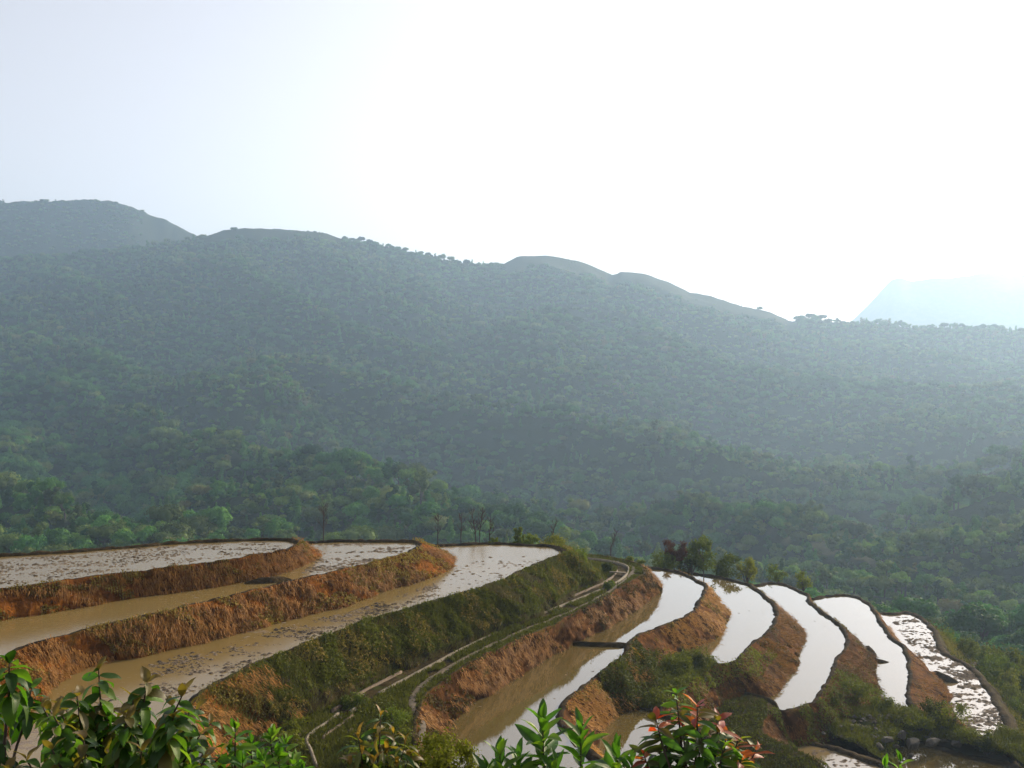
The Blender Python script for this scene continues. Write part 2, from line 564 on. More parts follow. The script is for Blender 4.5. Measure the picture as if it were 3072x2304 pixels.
rows3 = [((650, 2340), W(-8, 33)), ((620, 2240), W(-9.3, 36)), ((588, 2180), W(-10.2, 38)), ((577, 2130), W(-11.2, 40.5)),
         ((595, 2096), W(-11.3, 42.3)), ((648, 2055), W(-11.2, 44.3)), ((787, 1985), W(-9.6, 46.5)), ((903, 1937), W(-8, 50)),
         ((1039, 1883), W(-6.6, 53.5)), ((1178, 1839), W(-4.4, 57)), ((1270, 1812), W(-3, 59.6)), ((1363, 1786), W(-1.3, 62)),
         ((1502, 1744), W(1.6, 66.5)), ((1594, 1698), W(3.8, 72)), ((1660, 1672), W(5.5, 76)), ((1701, 1659), W(7.3, 79)),
         ((1694, 1647), W(7.0, 82.5)), ((1670, 1637), W(5.5, 84.5)), ((1641, 1634), W(4, 85)), ((1560, 1630), None), ((1502, 1627), None), ((1363, 1630), None),
         ((1275, 1635), None), ((1100, 1640), None)]
C3, B3 = bank("t3", rows3, H3, HS, M_bank, "tall overgrown bank between the third paddy and the canal", mat2=M_soil, split=0.19)
rows4 = [(W(-4.2, 33), W(-3.0, 33)), (W(-4.2, 44), W(-3.1, 45)), ((1275, 2085), (1337, 2205)), ((1317, 2050), (1363, 2156)), ((1409, 1994), (1440, 2097)),
         ((1548, 1920), (1572, 2018)), ((1687, 1860), (1700, 1942)), ((1780, 1809), (1803, 1893)), ((1872, 1754), (1908, 1832)),
         ((1924, 1728), (1972, 1781)), ((1937, 1711), (1984, 1768)), (W(10.9, 85.8), W(12.6, 87.8)), (W(10.2, 87.6), W(11.6, 90)),
         (W(9, 89.4), W(9.6, 92)), (W(7, 91), None), (W(4.5, 92), None), (W(2, 91), None)]
C4, B4 = bank("shelf", rows4, HS - 0.05, H4, M_bank_brown, "brown earth bank below the canal path", bund_w=0.22, amp=0.18, bund_mat=M_soil)
rows5 = [(W(8, 97), None), (W(10.5, 97), None), ((1940, 1698), None), ((2000, 1706), None), ((2051, 1716), W(16.9, 92.3)), ((2095, 1737), W(17.6, 89.5)),
         ((2117, 1749), W(18.0, 87.5)), ((2122, 1765), W(18.4, 85.3)), ((2111, 1784), (2184, 1858)), ((2101, 1803), (2172, 1880)),
         ((2095, 1822), (2161, 1904)), ((2054, 1851), (2123, 1927)), ((2003, 1873), (2073, 1952)), ((1946, 1895), (2030, 1975)),
         ((1908, 1914), W(10.2, 67)), ((1889, 1932), W(9.6, 65.2)), ((1893, 1953), W(9.2, 63)), ((1839, 1993), W(7.7, 60.3)),
         ((1797, 2028), (1860, 2140)), ((1756, 2064), (1835, 2160)), ((1706, 2106), (1812, 2180)), ((1689, 2133), (1803, 2205)),
         ((1696, 2166), W(4.5, 53)), ((1724, 2198), W(4.7, 50.4)), ((1766, 2244), W(5.0, 48)), ((1849, 2304), W(6, 45.5)), (W(5.6, 40), W(7, 40))]
C5, B5 = bank("t4", rows5, H4, H5, M_bank_brown, "curved brown bank under the still paddy beside the path")
rows6 = [(W(15, 106), None), ((2057, 1714), None), ((2146, 1726), None), ((2193, 1736), None), ((2253, 1752), W(24.2, 97.4)), ((2288, 1778), W(24.5, 93.4)),
         ((2320, 1809), W(24.9, 89.5)), ((2335, 1835), (2411, 1901)), ((2329, 1860), (2410, 1922)), ((2320, 1882), (2406, 1945)),
         ((2301, 1904), (2401, 1970)), ((2269, 1927), (2392, 1999)), ((2244, 1949), (2372, 2025)), ((2231, 1971), (2345, 2065)),
         ((2209, 1983), (2305, 2090)), ((2177, 1990), (2241, 2092)), ((2123, 1996), W(14.2, 66.8)), (W(12.2, 66.3), W(13.3, 65)), (W(10.5, 63), W(11.8, 62)),
         ((1990, 2135), W(10.4, 58.2)), ((2080, 2170), W(11.7, 56.5)), ((2150, 2230), W(12.5, 53.8)), ((2200, 2304), W(12.6, 50.5)), (W(11.2, 44), W(12.6, 44))]
C6, B6 = bank("t5", rows6, H5, H6, M_bank_brown, "steep brown bank curving round the second still paddy")
rows7 = [(W(22, 111), None), ((2256, 1752), None), ((2304, 1746), None), ((2351, 1749), None), ((2399, 1769), None), ((2427, 1782), W(30.8, 102.5)), ((2431, 1804), W(30.7, 99.3)),
         ((2456, 1825), W(30.8, 96.3)), ((2499, 1855), W(31, 92)), ((2533, 1884), W(31, 88.6)), ((2549, 1910), W(31, 86.6)), ((2549, 1935), (2630, 1985)),
         ((2528, 1965), (2627, 2020)), ((2511, 1990), (2634, 2046)), ((2499, 2029), (2643, 2080)), ((2477, 2071), (2650, 2120)), ((2460, 2097), W(24.2, 69.5)),
         ((2414, 2118), W(21.7, 66.6)), ((2350, 2133), W(19.2, 64.6)), ((2331, 2128), W(18.2, 64.2)), ((2295, 2140), W(17.6, 63.4)), ((2277, 2171), W(17.0, 62)),
         ((2286, 2203), W(16.9, 60.4)), ((2331, 2226), W(17.4, 59.0)), ((2400, 2257), W(18.2, 57.4)), ((2469, 2300), W(18.9, 55.3)), (W(17.6, 48), W(19, 48))]
C7, B7 = bank("t6", rows7, H6, H7, M_bank_brown, "brown bank with dry streaks under the third still paddy")
rows8 = [(W(29, 113), None), ((2429, 1794), None), ((2450, 1789), None), ((2490, 1784), None), ((2533, 1782), None), ((2571, 1788), None), ((2605, 1805), None), ((2622, 1825), W(38.9, 105)),
         ((2636, 1850), W(38.2, 101.2)), ((2656, 1880), W(37.5, 97)), ((2677, 1910), W(36.8, 93.2)), ((2715, 1935), W(36.8, 90.2)), ((2728, 1965), W(36.6, 87.3)),
         ((2736, 1995), W(36.4, 84.8)), ((2736, 2037), W(35.9, 82)), ((2734, 2071), W(34.7, 79.2)), ((2740, 2105), W(34.2, 77.6)), ((2757, 2122), W(34.0, 76.6)),
         ((2774, 2140), W(33.7, 74.2)), (W(29.6, 68.5), W(33.3, 70.6)), (W(31, 66), W(34, 67.5))]
C8, B8 = bank("t7", rows8, H7, H8, M_bank_brown, "small brown bank between the last two paddies")
rows9 = [(W(38, 113), None), ((2673, 1839), None), ((2711, 1833), None), ((2753, 1842), None), ((2790, 1868), None), ((2813, 1895), None), ((2820, 1931), None), ((2843, 1959), None),
         ((2886, 1982), None), ((2930, 2008), None), ((2972, 2060), None), ((3002, 2107), None), ((3030, 2165), None), ((3047, 2220), None),
         ((3042, 2262), None), (W(33.6, 66), None)]
C9, B9 = bank("t8", rows9, H8, H8 + 1.5, M_soil, "outermost earth bund falling away to the bushes", auto_out=0.9, auto_drop=1.3, bund_w=0.45)
rows10 = [(W(18.9, 67.3), W(19.6, 68.2)), ((2435, 2220), W(20.3, 66.2)), ((2490, 2234), W(21.4, 65.2)), ((2554, 2254), W(22.3, 63.8)), ((2673, 2300), W(23.7, 60.9)), (W(23, 53), W(24, 53))]
C10, B10 = bank("low_a", rows10, 23.2, 24.2, M_soil, "dark mud bund between the two lowest small ponds", bund_w=0.5)
rows11 = [(W(27.4, 67.4), W(27.9, 68.4)), ((2838, 2241), W(29.0, 67.3)), ((2902, 2262), None), ((2987, 2279), None), ((3050, 2296), None), (W(32.5, 53), None)]
C11, B11 = bank("low_b", rows11, 24.15, 25.2, M_soil, "dark mud bund closing the lowest pond", bund_w=0.5, auto_drop=1.4)


def inset(C, d=0.2, sd=-1):
    d = d * sd
    """crest line moved towards the water"""
    T = np.gradient(C[:, :2], axis=0); T /= np.linalg.norm(T, axis=1)[:, None] + 1e-9
    P = C.copy(); P[:, 0] -= T[:, 1] * d; P[:, 1] += T[:, 0] * d
    return P[::6]


def split_at(C, xy):
    return int(np.argmin((C[:, 0] - xy[0]) ** 2 + (C[:, 1] - xy[1]) ** 2))


def L(*pts): return [np.array((*p, 0)) for p in pts]


water("t1", list(inset(C1, 0.2, 1)) + L((-60, 62), (-60, 38)), H1, M_water_muddy, "muddy water full of broken clods in the highest paddy")
water("t2", list(inset(C2, 0.2, 1)) + L((-22, 62), (-34, 45), (-40, 25)), H2, M_water_muddy, "brown water of the second paddy between two clay banks")
water("t3", list(inset(C3, 0.2, 1)) + L((-14, 76), (-24, 52), (-30, 30), (-22, 20), (-9, 20)), H3, M_water_muddy, "muddy brown water beside the overgrown canal bank")
j4 = split_at(C5, (7.8, 66.5))
water("t4", list(inset(C5)[: j4 // 6]) + L((7.7, 66.5), (3.6, 67.5), (1.5, 67.6), (3, 75), (7, 85), (8, 95)), H4, M_water_clear, "still pale water beside the canal path, above the dividing bund")
water("t4b", list(inset(C5)[j4 // 6 + 1:]) + L((5.2, 36), (-4.5, 36), (-4.5, 50), (0, 62), (1.4, 67.3), (3.6, 67.2)), H4 + 0.04, M_water_clear, "still pale water below the dividing bund, mirroring the brown bank")
j5 = split_at(C6, (13.4, 68.8))
water("t5", list(inset(C6)[: j5 // 6]) + L((12.6, 67.5), (9, 68), (13, 78), (17, 90), (15, 105)), H5, M_water_clear, "still white water on the second curved terrace right of the path")
j5b = split_at(C6, (10.5, 63))
water("t5b", list(inset(C6)[j5b // 6:]) + L((11, 41), (3.5, 41), (2.5, 55), (6, 63)), H5 + 0.03, M_water_clear, "shadowed pond mirrored behind the red-leaved shrub")
j6 = split_at(C7, (17.3, 65.6))
water("t6", list(inset(C7)[: j6 // 6]) + L((16.9, 67.2), (15, 70), (18, 76), (21, 85), (22, 96), (22, 110)), H6, M_water_clear, "still white water on the third curved terrace right of the path")
water("t7", list(inset(C8)[:-6]) + L((27.5, 71.5), (24, 72), (25, 80), (29, 90), (29, 112)), H7, M_water_clear, "white water with a mud spit on the narrow fourth curved terrace")
water("t8", list(inset(C9)) + L((30, 66), (30, 80), (34, 90), (36, 100), (38, 112)), H8, M_water_clods, "bright water broken by rows of mud clods in the outermost paddy")
water("low_a", list(inset(C10)) + L((17, 50), (16, 60), (17.8, 66)), 23.2, M_water_clods, "small bright pond in front of the rubble slope")
water("low_b", list(inset(C11)) + L((23.5, 50), (22.5, 60), (25, 67)), 24.15, M_water_clear, "small lowest pond under the boulders")


# ------------------------------------------------------------------ ground: shelf, humps, slope, valley
def patch(name, outline, zf, step, mat, label, kind="structure"):
    P = np.array([(p[0], p[1]) for p in outline])
    x0, y0 = P.min(0); x1, y1 = P.max(0)
    gx, gy = np.meshgrid(np.arange(x0, x1, step), np.arange(y0, y1, step))
    g = np.c_[gx.ravel(), gy.ravel()] + rng.uniform(-0.2, 0.2, (gx.size, 2)) * step
    ins = np.zeros(len(g), bool)
    for a, b in zip(P, np.roll(P, -1, 0)):
        c = ((a[1] > g[:, 1]) != (b[1] > g[:, 1])) & (g[:, 0] < (b[0] - a[0]) * (g[:, 1] - a[1]) / (b[1] - a[1] + 1e-12) + a[0])
        ins ^= c
    g = g[ins]
    vs = [Vector(p) for p in P] + [Vector(p) for p in g]
    n = len(P)
    r = geometry.delaunay_2d_cdt(vs, [(i, (i + 1) % n) for i in range(n)], [], 1, 1e-5)
    V2 = np.array([(v[0], v[1]) for v in r[0]])
    z = zf(V2[:, 0], V2[:, 1])
    tris = np.array([f for f in r[2] if len(f) == 3])
    a, b, c = V2[tris[:, 0]], V2[tris[:, 1]], V2[tris[:, 2]]
    fl = np.cross(b - a, c - a) < 0
    tris[fl] = tris[fl][:, ::-1]
    o = mesh_np(name, np.c_[V2, z], None, tris, (mat,))
    tag(o, label, None, None, kind)
    return o


def idw(pts):
    A = np.array(pts, float)
    def f(x, y, p=3.0):
        d = np.sqrt((x[:, None] - A[None, :, 0]) ** 2 + (y[:, None] - A[None, :, 1]) ** 2) + 0.05
        w = d ** -p
        return (w * A[None, :, 2]).sum(1) / w.sum(1)
    return f


def shelf_z(x, y):
    return -HS + 0.02 + (fbm(x * 0.8, y * 0.8, 41) - 0.5) * 0.16


B3s = B3[::10]
iB = [p for p in B3s if p[1] < 86]
shelf_outline = [(p[0] - 0.5, p[1]) for p in iB[:-1]] + [(1, 88), (2, 91)] + [(p[0] - 0.0, p[1]) for p in C4[::-8]]
shelf_outline = [q for i, q in enumerate(shelf_outline) if i == 0 or math.dist(q, shelf_outline[i - 1]) > 0.25]
patch("ground", shelf_outline, shelf_z, 0.5, M_soil, "grassy shelf carrying the canal and the path")

hz5 = idw([(9.4, 65, -19.2), (9, 62, -19.25), (7.6, 60.6, -19.36), (12, 66, -19.3), (13.3, 68.4, -19.3), (12, 71, -19.36), (10.4, 67.5, -18.7), (11, 70, -19.0), (9, 60, -19.4), (10.4, 63, -19.3), (8, 58.8, -19.5), (9.5, 59.4, -19.5)])
patch("ground", [(7.6, 60), (9.0, 63), (9.6, 66), (11, 69), (12, 71.6), (13.4, 70.5), (14.2, 69.2), (13.3, 68), (12.2, 66.2), (10.6, 63), (9.3, 60), (8.6, 59)],
      lambda x, y: hz5(x, y) + (fbm(x, y, 51) - 0.5) * 0.3, 0.4, M_soil, "overgrown hump between two of the still ponds")
hz6 = idw([(14, 66, -21.2), (16, 68, -21.25), (17, 65.5, -21.2), (15.5, 62, -21.2), (14, 58, -21.4), (16, 58, -21.2), (13, 54, -21.5), (17, 50, -21.5), (14, 48, -21.6)])
patch("ground", [(10.2, 58), (11.6, 62), (13, 65), (14, 67), (16, 69), (17, 67.6), (17.3, 65.7), (16.5, 64.8), (15.7, 62.9), (15.2, 61), (15.8, 59.7), (16.6, 58), (17.3, 56), (17.8, 46), (12.3, 46), (12.3, 54)],
      lambda x, y: hz6(x, y) + (fbm(x * 0.8, y * 0.8, 52) - 0.5) * 0.25, 0.5, M_soil, "dark grassy dry terrace behind the red-leaved shrub")
hz7 = idw([(19, 64.8, -22.9), (18.2, 64, -23.1), (20.8, 67.5, -22.4), (24, 69.5, -22.7), (21.7, 66.8, -22.8), (26.5, 72.5, -23.3), (28.8, 71, -23.35), (29.4, 68.5, -23.0), (31, 66, -23.6), (27, 67.6, -23.9),
           (24, 66.5, -23.3), (22, 65.8, -23.1), (24.5, 64, -24.0), (29.5, 66.8, -23.6), (26.5, 69.5, -22.9), (31.5, 60, -24.6)])
out7 = [(17.6, 63), (18.2, 65), (20.8, 68.4), (24, 71), (25.5, 73), (28.7, 72), (29.5, 69.5), (31.6, 66.5), (33.2, 68.5), (34, 67), (33, 58), (31.5, 64.5), (29.3, 66.2), (27.4, 67.2), (25, 66.6), (23.6, 63.5), (22, 65), (20, 66.5), (18.6, 67)][:12] + [(29.5, 66.4), (27.4, 67.2), (25.2, 66.2), (23.9, 62.5), (22.0, 64.8), (20, 66.6), (18.7, 66.4)]
patch("ground", out7,
      lambda x, y: hz7(x, y) + (fbm(x * 0.7, y * 0.7, 53) - 0.5) * 0.5, 0.4, M_soil, "stony overgrown slope in front of the outer paddies")

RIM = np.array(rim)


def slope_z(y):
    return np.where(y < 3, -(1.65 + 0.14 * np.maximum(y, -60)), -(2.07 + 0.46 * (y - 3)))


def ground_z(x, y):
    x = np.asarray(x, float); y = np.asarray(y, float)
    sh = x.shape
    X, Y = x.ravel(), y.ravel()
    z = np.empty(X.size)
    for a in range(0, X.size, 20000):
        xx, yy = X[a:a + 20000], Y[a:a + 20000]
        d2 = (xx[:, None] - RIM[None, :, 0]) ** 2 + (yy[:, None] - RIM[None, :, 1]) ** 2
        w = 1.0 / (d2 + 4.0) ** 2
        zb = (w * RIM[None, :, 2]).sum(1) / w.sum(1)
        d = np.sqrt(d2.min(1))
        drop = np.where(d < 12, 0.75 * d, 9 + 0.62 * (d - 12))
        z[a:a + 20000] = np.maximum(zb - drop, -98)
    z = np.maximum(z, slope_z(Y))
    z += (fbm(X * 0.15, Y * 0.15, 61) - 0.5) * np.clip((np.hypot(X, Y - 60) - 20) / 30, 0, 1) * 2.0
    return z.reshape(sh)


gx, gy = np.meshgrid(np.arange(-150, 170.1, 1.6), np.arange(-40, 210.1, 1.6))
gz = ground_z(gx, gy)
o = mesh_np("ground", np.c_[gx.ravel(), gy.ravel(), gz.ravel()], grid_quads(*gx.shape), None, (M_soil,))
tag(o, "grassy slope falling from the viewpoint to the paddies and the valley", None, None, "structure")

# hills ------------------------------------------------------------------------------------------
S2 = 3072 / 2212.0
ridgeB = np.array([(-600, 600), (0, 560), (250, 545), (380, 525), (440, 512), (480, 497), (530, 492), (600, 494), (700, 502), (740, 516), (850, 540), (950, 562), (1000, 571), (1080, 574),
                   (1120, 553), (1180, 551), (1250, 563), (1290, 578), (1325, 595), (1340, 586), (1390, 590), (1450, 611), (1490, 631), (1530, 637), (1600, 660), (1660, 672), (1710, 694),
                   (1760, 692), (1830, 699), (1900, 702), (1980, 709), (2040, 707), (2120, 713), (2212, 719), (2900, 760)], float)
ridgeA = np.array([(-700, 470), (0, 433), (15, 441), (25, 439), (60, 435), (130, 433), (230, 433), (280, 444), (350, 471), (400, 496), (440, 512), (520, 550), (700, 640)], float)
ridgeC = np.array([(1600, 800), (1780, 745), (1845, 690), (1870, 665), (1900, 630), (1925, 605), (1945, 601), (1970, 607), (2010, 602), (2060, 600), (2110, 592), (2150, 590), (2180, 596), (2240, 594), (2500, 640), (3000, 720)], float)


def ridge_e(tab, ux):
    """tangent of elevation over azimuth tangent ux"""
    px = ux * F / S2 + CX / S2
    py = np.interp(px, tab[:, 0], tab[:, 1])
    return -(py * S2 - HZ) / F


D0 = 150.0


def hillB(ux, D):
    er = ridge_e(ridgeB, ux)
    Dr = 1540 + 60 * np.sin(ux * 5 + 1) - 250 * np.clip(ux, 0, 1)
    eb, Db = -0.27, 230.0
    s = (D - Db) / (Dr - Db)
    sc = np.clip(s, -0.3, 1)
    e = eb + (er - eb) * np.where(sc > 0, np.maximum(sc, 1e-6) ** 0.78, sc)
    X, Y = ux * D, D
    u = (X - Y) / 1.414; v = (X + Y) / 1.414
    wv = v + 45 * (fbm(u / 260, v / 260, 71, 3) - 0.5)
    r = 1 - np.abs(2 * fbm(u / 480 + 3, wv / 120, 72, 3) - 1)
    r2 = 1 - np.abs(2 * fbm(u / 150 + 9, wv / 45, 73, 3) - 1)
    damp = np.clip((s + 0.05) / 0.2, 0, 1) * np.clip((1 - s) / 0.2, 0, 1)
    z = e * D + damp * ((r - 0.72) * 108 + (r2 - 0.7) * 24)
    z = np.where(s > 1, er * Dr - (D - Dr) * 0.35, z)
    return np.maximum(z, -98), s


ux = np.linspace(-0.85, 0.95, 420)
dd = np.concatenate([np.linspace(D0, 600, 150), np.linspace(605, 1900, 260)])
UX, DD = np.meshgrid(ux, dd)
ZZ, SS = hillB(UX, DD)
o = mesh_np("hill", np.c_[(UX * DD).ravel(), DD.ravel(), ZZ.ravel()], grid_quads(*UX.shape), None, (M_hill,))
tag(o, "long wooded hillside across the valley, its ridge falling to the right", None, None, "structure")


def far_hill(tab, D, u0, u1, depth, label, mat, base=-95, front=0.9):
    ux = np.linspace(u0, u1, 260)
    t = np.concatenate([np.linspace(-1, 0, 60), np.linspace(0, 1, 14)[1:]])
    U, T = np.meshgrid(ux, t)
    er = ridge_e(tab, U)
    dist = D + T * depth
    top = er * D
    n = (fbm(U * 26, T * 5 + 3, 81, 5) - 0.5) * np.minimum(1, np.abs(T) * 4) * 50 + (fbm(U * 90, T * 3, 82, 4) - 0.5) * 9
    z = np.where(T <= 0, base + (top - base) * (1 + T) ** front, top - T * 220) + n
    o = mesh_np("hill", np.c_[(U * np.where(T <= 0, D + T * depth * 0.95, dist)).ravel(), dist.ravel(), z.ravel()], grid_quads(*U.shape), None, (mat,))
    tag(o, label, None, None, "structure")
    return o


hA = far_hill(ridgeA, 1850, -0.95, -0.10, 420, "rounded blue hill behind the left end of the ridge", M_hill)
far_hill(ridgeC, 3300, 0.02, 1.0, 700, "pale far mountain with a steep side, almost lost in haze", M_grassland, base=-95, front=0.8)


# ------------------------------------------------------------------ trees
def leaf_quads(P, Nn, size, r, flat=0.55, asp=0.6):
    """one pointed leaf clump (a bent quad) at each point, facing roughly along Nn"""
    n = len(P)
    A = Nn + r.normal(0, flat, (n, 3)); A /= np.linalg.norm(A, axis=1)[:, None] + 1e-9
    U = np.cross(A, r.normal(0, 1, (n, 3))); U /= np.linalg.norm(U, axis=1)[:, None] + 1e-9
    Wv = np.cross(A, U)
    s = np.broadcast_to(size, (n,)) * r.uniform(0.6, 1.35, n)
    s = s[:, None]
    V = np.stack([P - U * s * 0.5, P + Wv * s * asp * 0.5 + A * s * 0.1, P + U * s * 0.5, P - Wv * s * asp * 0.5 + A * s * 0.1], 1)
    return V.reshape(-1, 3), np.arange(n * 4).reshape(-1, 4)


def blob(center, rad, r, seg=7, rings=5, jit=0.18):
    th = np.linspace(0, np.pi, rings); ph = np.linspace(0, 2 * np.pi, seg, endpoint=False)
    T, P = np.meshgrid(th, ph, indexing='ij')
    k = 1 + r.uniform(-jit, jit, T.shape)
    V = np.stack([np.sin(T) * np.cos(P) * k, np.sin(T) * np.sin(P) * k, np.cos(T) * k], -1) * np.asarray(rad) + np.asarray(center)
    q = []
    for i in range(rings - 1):
        for j in range(seg):
            q.append((i * seg + j, i * seg + (j + 1) % seg, (i + 1) * seg + (j + 1) % seg, (i + 1) * seg + j))
    return V.reshape(-1, 3), np.array(q)


def crown_acc(r, rad, height, z0, lobes, n_leaf, size, shape):
    acc = Acc()
    cs = []
    for k in range(lobes):
        a = r.uniform(0, 2 * np.pi); t = (k + 0.5) / lobes
        if shape == 'dome':
            rr = rad * 0.62 * math.sqrt(r.uniform(0, 1)); zz = z0 + height * (0.35 + 0.45 * (1 - (rr / rad) ** 2) * r.uniform(0.6, 1.1))
            lr = rad * r.uniform(0.32, 0.5)
        elif shape == 'tall':
            rr = rad * 0.4 * math.sqrt(r.uniform(0, 1)); zz = z0 + height * (0.15 + 0.72 * t)
            lr = rad * r.uniform(0.35, 0.5) * (1.15 - 0.5 * t)
        elif shape == 'cone':
            rr = rad * 0.35 * (1 - t); zz = z0 + height * (0.1 + 0.85 * t)
            lr = rad * (0.62 * (1 - t) + 0.14)
        else:
            rr = rad * 0.75 * math.sqrt(r.uniform(0, 1)); zz = z0 + height * r.uniform(0.25, 0.85)
            lr = rad * r.uniform(0.22, 0.36)
        cs.append((rr * math.cos(a), rr * math.sin(a), zz, lr))
    for (x, y, z, lr) in cs:
        V, q = blob((x, y, z), (lr * 0.72, lr * 0.72, lr * 0.6), r)
        acc.add(V, q)
        m = int(n_leaf / lobes)
        d = r.normal(0, 1, (m, 3)); d[:, 2] = np.abs(d[:, 2]) * 1.0 - 0.35 * (r.uniform(0, 1, m) < 0.45)
        d /= np.linalg.norm(d, axis=1)[:, None]
        P = np.array((x, y, z)) + d * np.array((lr, lr, lr * 0.85)) * r.uniform(0.72, 1.12, (m, 1))
        Nn = d + np.array((0, 0, 0.35))
        V, q = leaf_quads(P, Nn, size, r)
        acc.add(V, q)
    return acc, cs


def trunk_acc(r, h, rad, cs, n_limb=4):
    acc = Acc()
    bend = r.uniform(-0.06, 0.06, 2) * h
    P = np.array([(0, 0, -0.6), (bend[0] * 0.3, bend[1] * 0.3, h * 0.35), (bend[0] * 0.7, bend[1] * 0.7, h * 0.7), (bend[0], bend[1], h)])
    acc.add(*tube(P, [rad * 1.25, rad, rad * 0.75, rad * 0.4], 7))
    for c in cs[:n_limb]:
        k = r.uniform(0.45, 0.85)
        S = np.array((bend[0] * k, bend[1] * k, h * k)); E = np.array(c[:3])
        Mi = (S + E) / 2 + np.array((0, 0, -0.08 * h))
        acc.add(*tube(np.array([S, Mi, E]), [rad * 0.5, rad * 0.35, rad * 0.15], 5))
    return acc


def make_tree(name, seed, rad, height, z0, lobes, n_leaf, size, shape, mat, label, cat, group=None, bark=None):
    r = np.random.default_rng(seed)
    root = empty(name, (0, 0, 0))
    acc, cs = crown_acc(r, rad, height, z0, lobes, n_leaf, size, shape)
    acc.build("crown", (mat,), root, smooth=False)
    trunk_acc(r, z0 + height * 0.45, rad * 0.07, cs).build("trunk", (bark or M_bark,), root)
    tag(root, label, cat, group)
    return root


KINDS = [  # rad, height, z0, lobes, leaves, leaf size, shape, material, look
    (4.4, 6.2, 3.0, 11, 1500, 0.62, 'dome', 0, "broad dark green forest tree with a domed crown, among the nearest of the valley wood"),
    (3.8, 5.6, 3.0, 9, 1300, 0.58, 'dome', 1, "mid green round-headed forest tree, among the nearest of the valley wood"),
    (4.9, 5.6, 3.6, 12, 1500, 0.62, 'dome', 2, "wide olive-brown forest tree with a flat-topped crown, among the nearest of the valley wood"),
    (2.9, 8.2, 2.6, 9, 1200, 0.55, 'tall', 0, "tall narrow dark forest tree rising above its neighbours in the near valley wood"),
    (3.4, 5.0, 2.6, 9, 1200, 0.56, 'dome', 3, "fresh yellow-green forest tree, among the nearest of the valley wood"),
    (2.3, 8.6, 1.6, 9, 1000, 0.5, 'cone', 1, "slender pointed forest tree, among the nearest of the valley wood"),
    (3.6, 6.6, 3.4, 12, 700, 0.5, 'open', 2, "thin-crowned greyish forest tree with gaps, among the nearest of the valley wood")]
GROUP_F = "nearest trees of the valley forest"
protos = []
for i, k in enumerate(KINDS):
    t = make_tree("forest_tree", 100 + i, *k[:7], M_fol[k[7]], k[8], "tree", GROUP_F)
    protos.append(t)

# scatter over the hillside, nearest first
r = np.random.default_rng(11)
cand_u, cand_d = [], []
N_TRY = 280000
D = np.sqrt(r.uniform(100 ** 2, 1720 ** 2, N_TRY)); U = r.uniform(-0.72, 0.76, N_TRY)
Z, S = hillB(U, D)
X = U * D
ok = np.ones(N_TRY, bool)
Z = Z - np.clip((S - 0.88) / 0.06, 0, 1) * 3.6
nr_ = D < 212
gz_ = ground_z(X[nr_], D[nr_])
Z[nr_] = np.where(D[nr_] < D0 + 2, gz_, np.maximum(gz_, Z[nr_]))
drim = np.array([np.sqrt(((RIM[:, :2] - p) ** 2).sum(1)).min() for p in np.c_[X[nr_], D[nr_]]])
beyond = D[nr_] > np.interp(X[nr_], [-60, -13, 3, 13, 30, 45, 60], [75, 82, 98, 110, 122, 118, 100])
ok[nr_] &= (drim > 30) & beyond
lowered = np.zeros(N_TRY)
lowered[nr_] = np.clip((215 - D[nr_]) / 60, 0, 1) * 2.6
Z = Z - lowered
px = U * F / S2 + CX / S2                                        # column in the 2212-wide copy
bare = ((px > 1090) & (px < 1720) & (S > 0.90 + 0.05 * vnoise(px / 40, S * 9, 5))) | ((px > 440) & (px < 740) & (S > 0.965))
ok &= ~bare | (r.uniform(0, 1, N_TRY) < 0.4)
ok &= S < 1.03
# gaps: the stands vary in density
ok &= r.uniform(0, 1, N_TRY) < 0.15 + 1.25 * fbm(X / 70, D / 70, 91, 4)
ok_idx = np.where(ok)[0]
X, D, Z, U, S = X[ok], D[ok], Z[ok], U[ok], S[ok]
scl = np.where(bare[ok_idx], 0.3, 1.0) * 1.18 * r.uniform(0.55, 1.25, len(X)) * (0.6 + 0.9 * fbm(X / 45, D / 45, 95, 3)) * np.where(D < 420, 0.80, 1.0)
cell = {}
keep = []
for i in range(len(X)):
    md = (2.9 if D[i] < 700 else 3.3 if D[i] < 1100 else 3.9) * scl[i]
    g = (int(X[i] // 6), int(D[i] // 6))
    bad = False
    for a in (-1, 0, 1):
        for b in (-1, 0, 1):
            for j in cell.get((g[0] + a, g[1] + b), ()):
                if (X[i] - X[j]) ** 2 + (D[i] - D[j]) ** 2 < md * md:
                    bad = True; break
            if bad: break
        if bad: break
    if not bad:
        cell.setdefault(g, []).append(i); keep.append(i)
keep = np.array(keep)
X, D, Z, U, S, scl = X[keep], D[keep], Z[keep], U[keep], S[keep], scl[keep]
kn = fbm(X / 70 + 20, D / 70, 97, 3) + r.uniform(-0.22, 0.22, len(X))
kind = np.select([kn < 0.36, kn < 0.46, kn < 0.54, kn < 0.60, kn < 0.66, kn < 0.74], [0, 1, 5, 2, 3, 6], 4)
rot = r.uniform(0, 6.28, len(X))
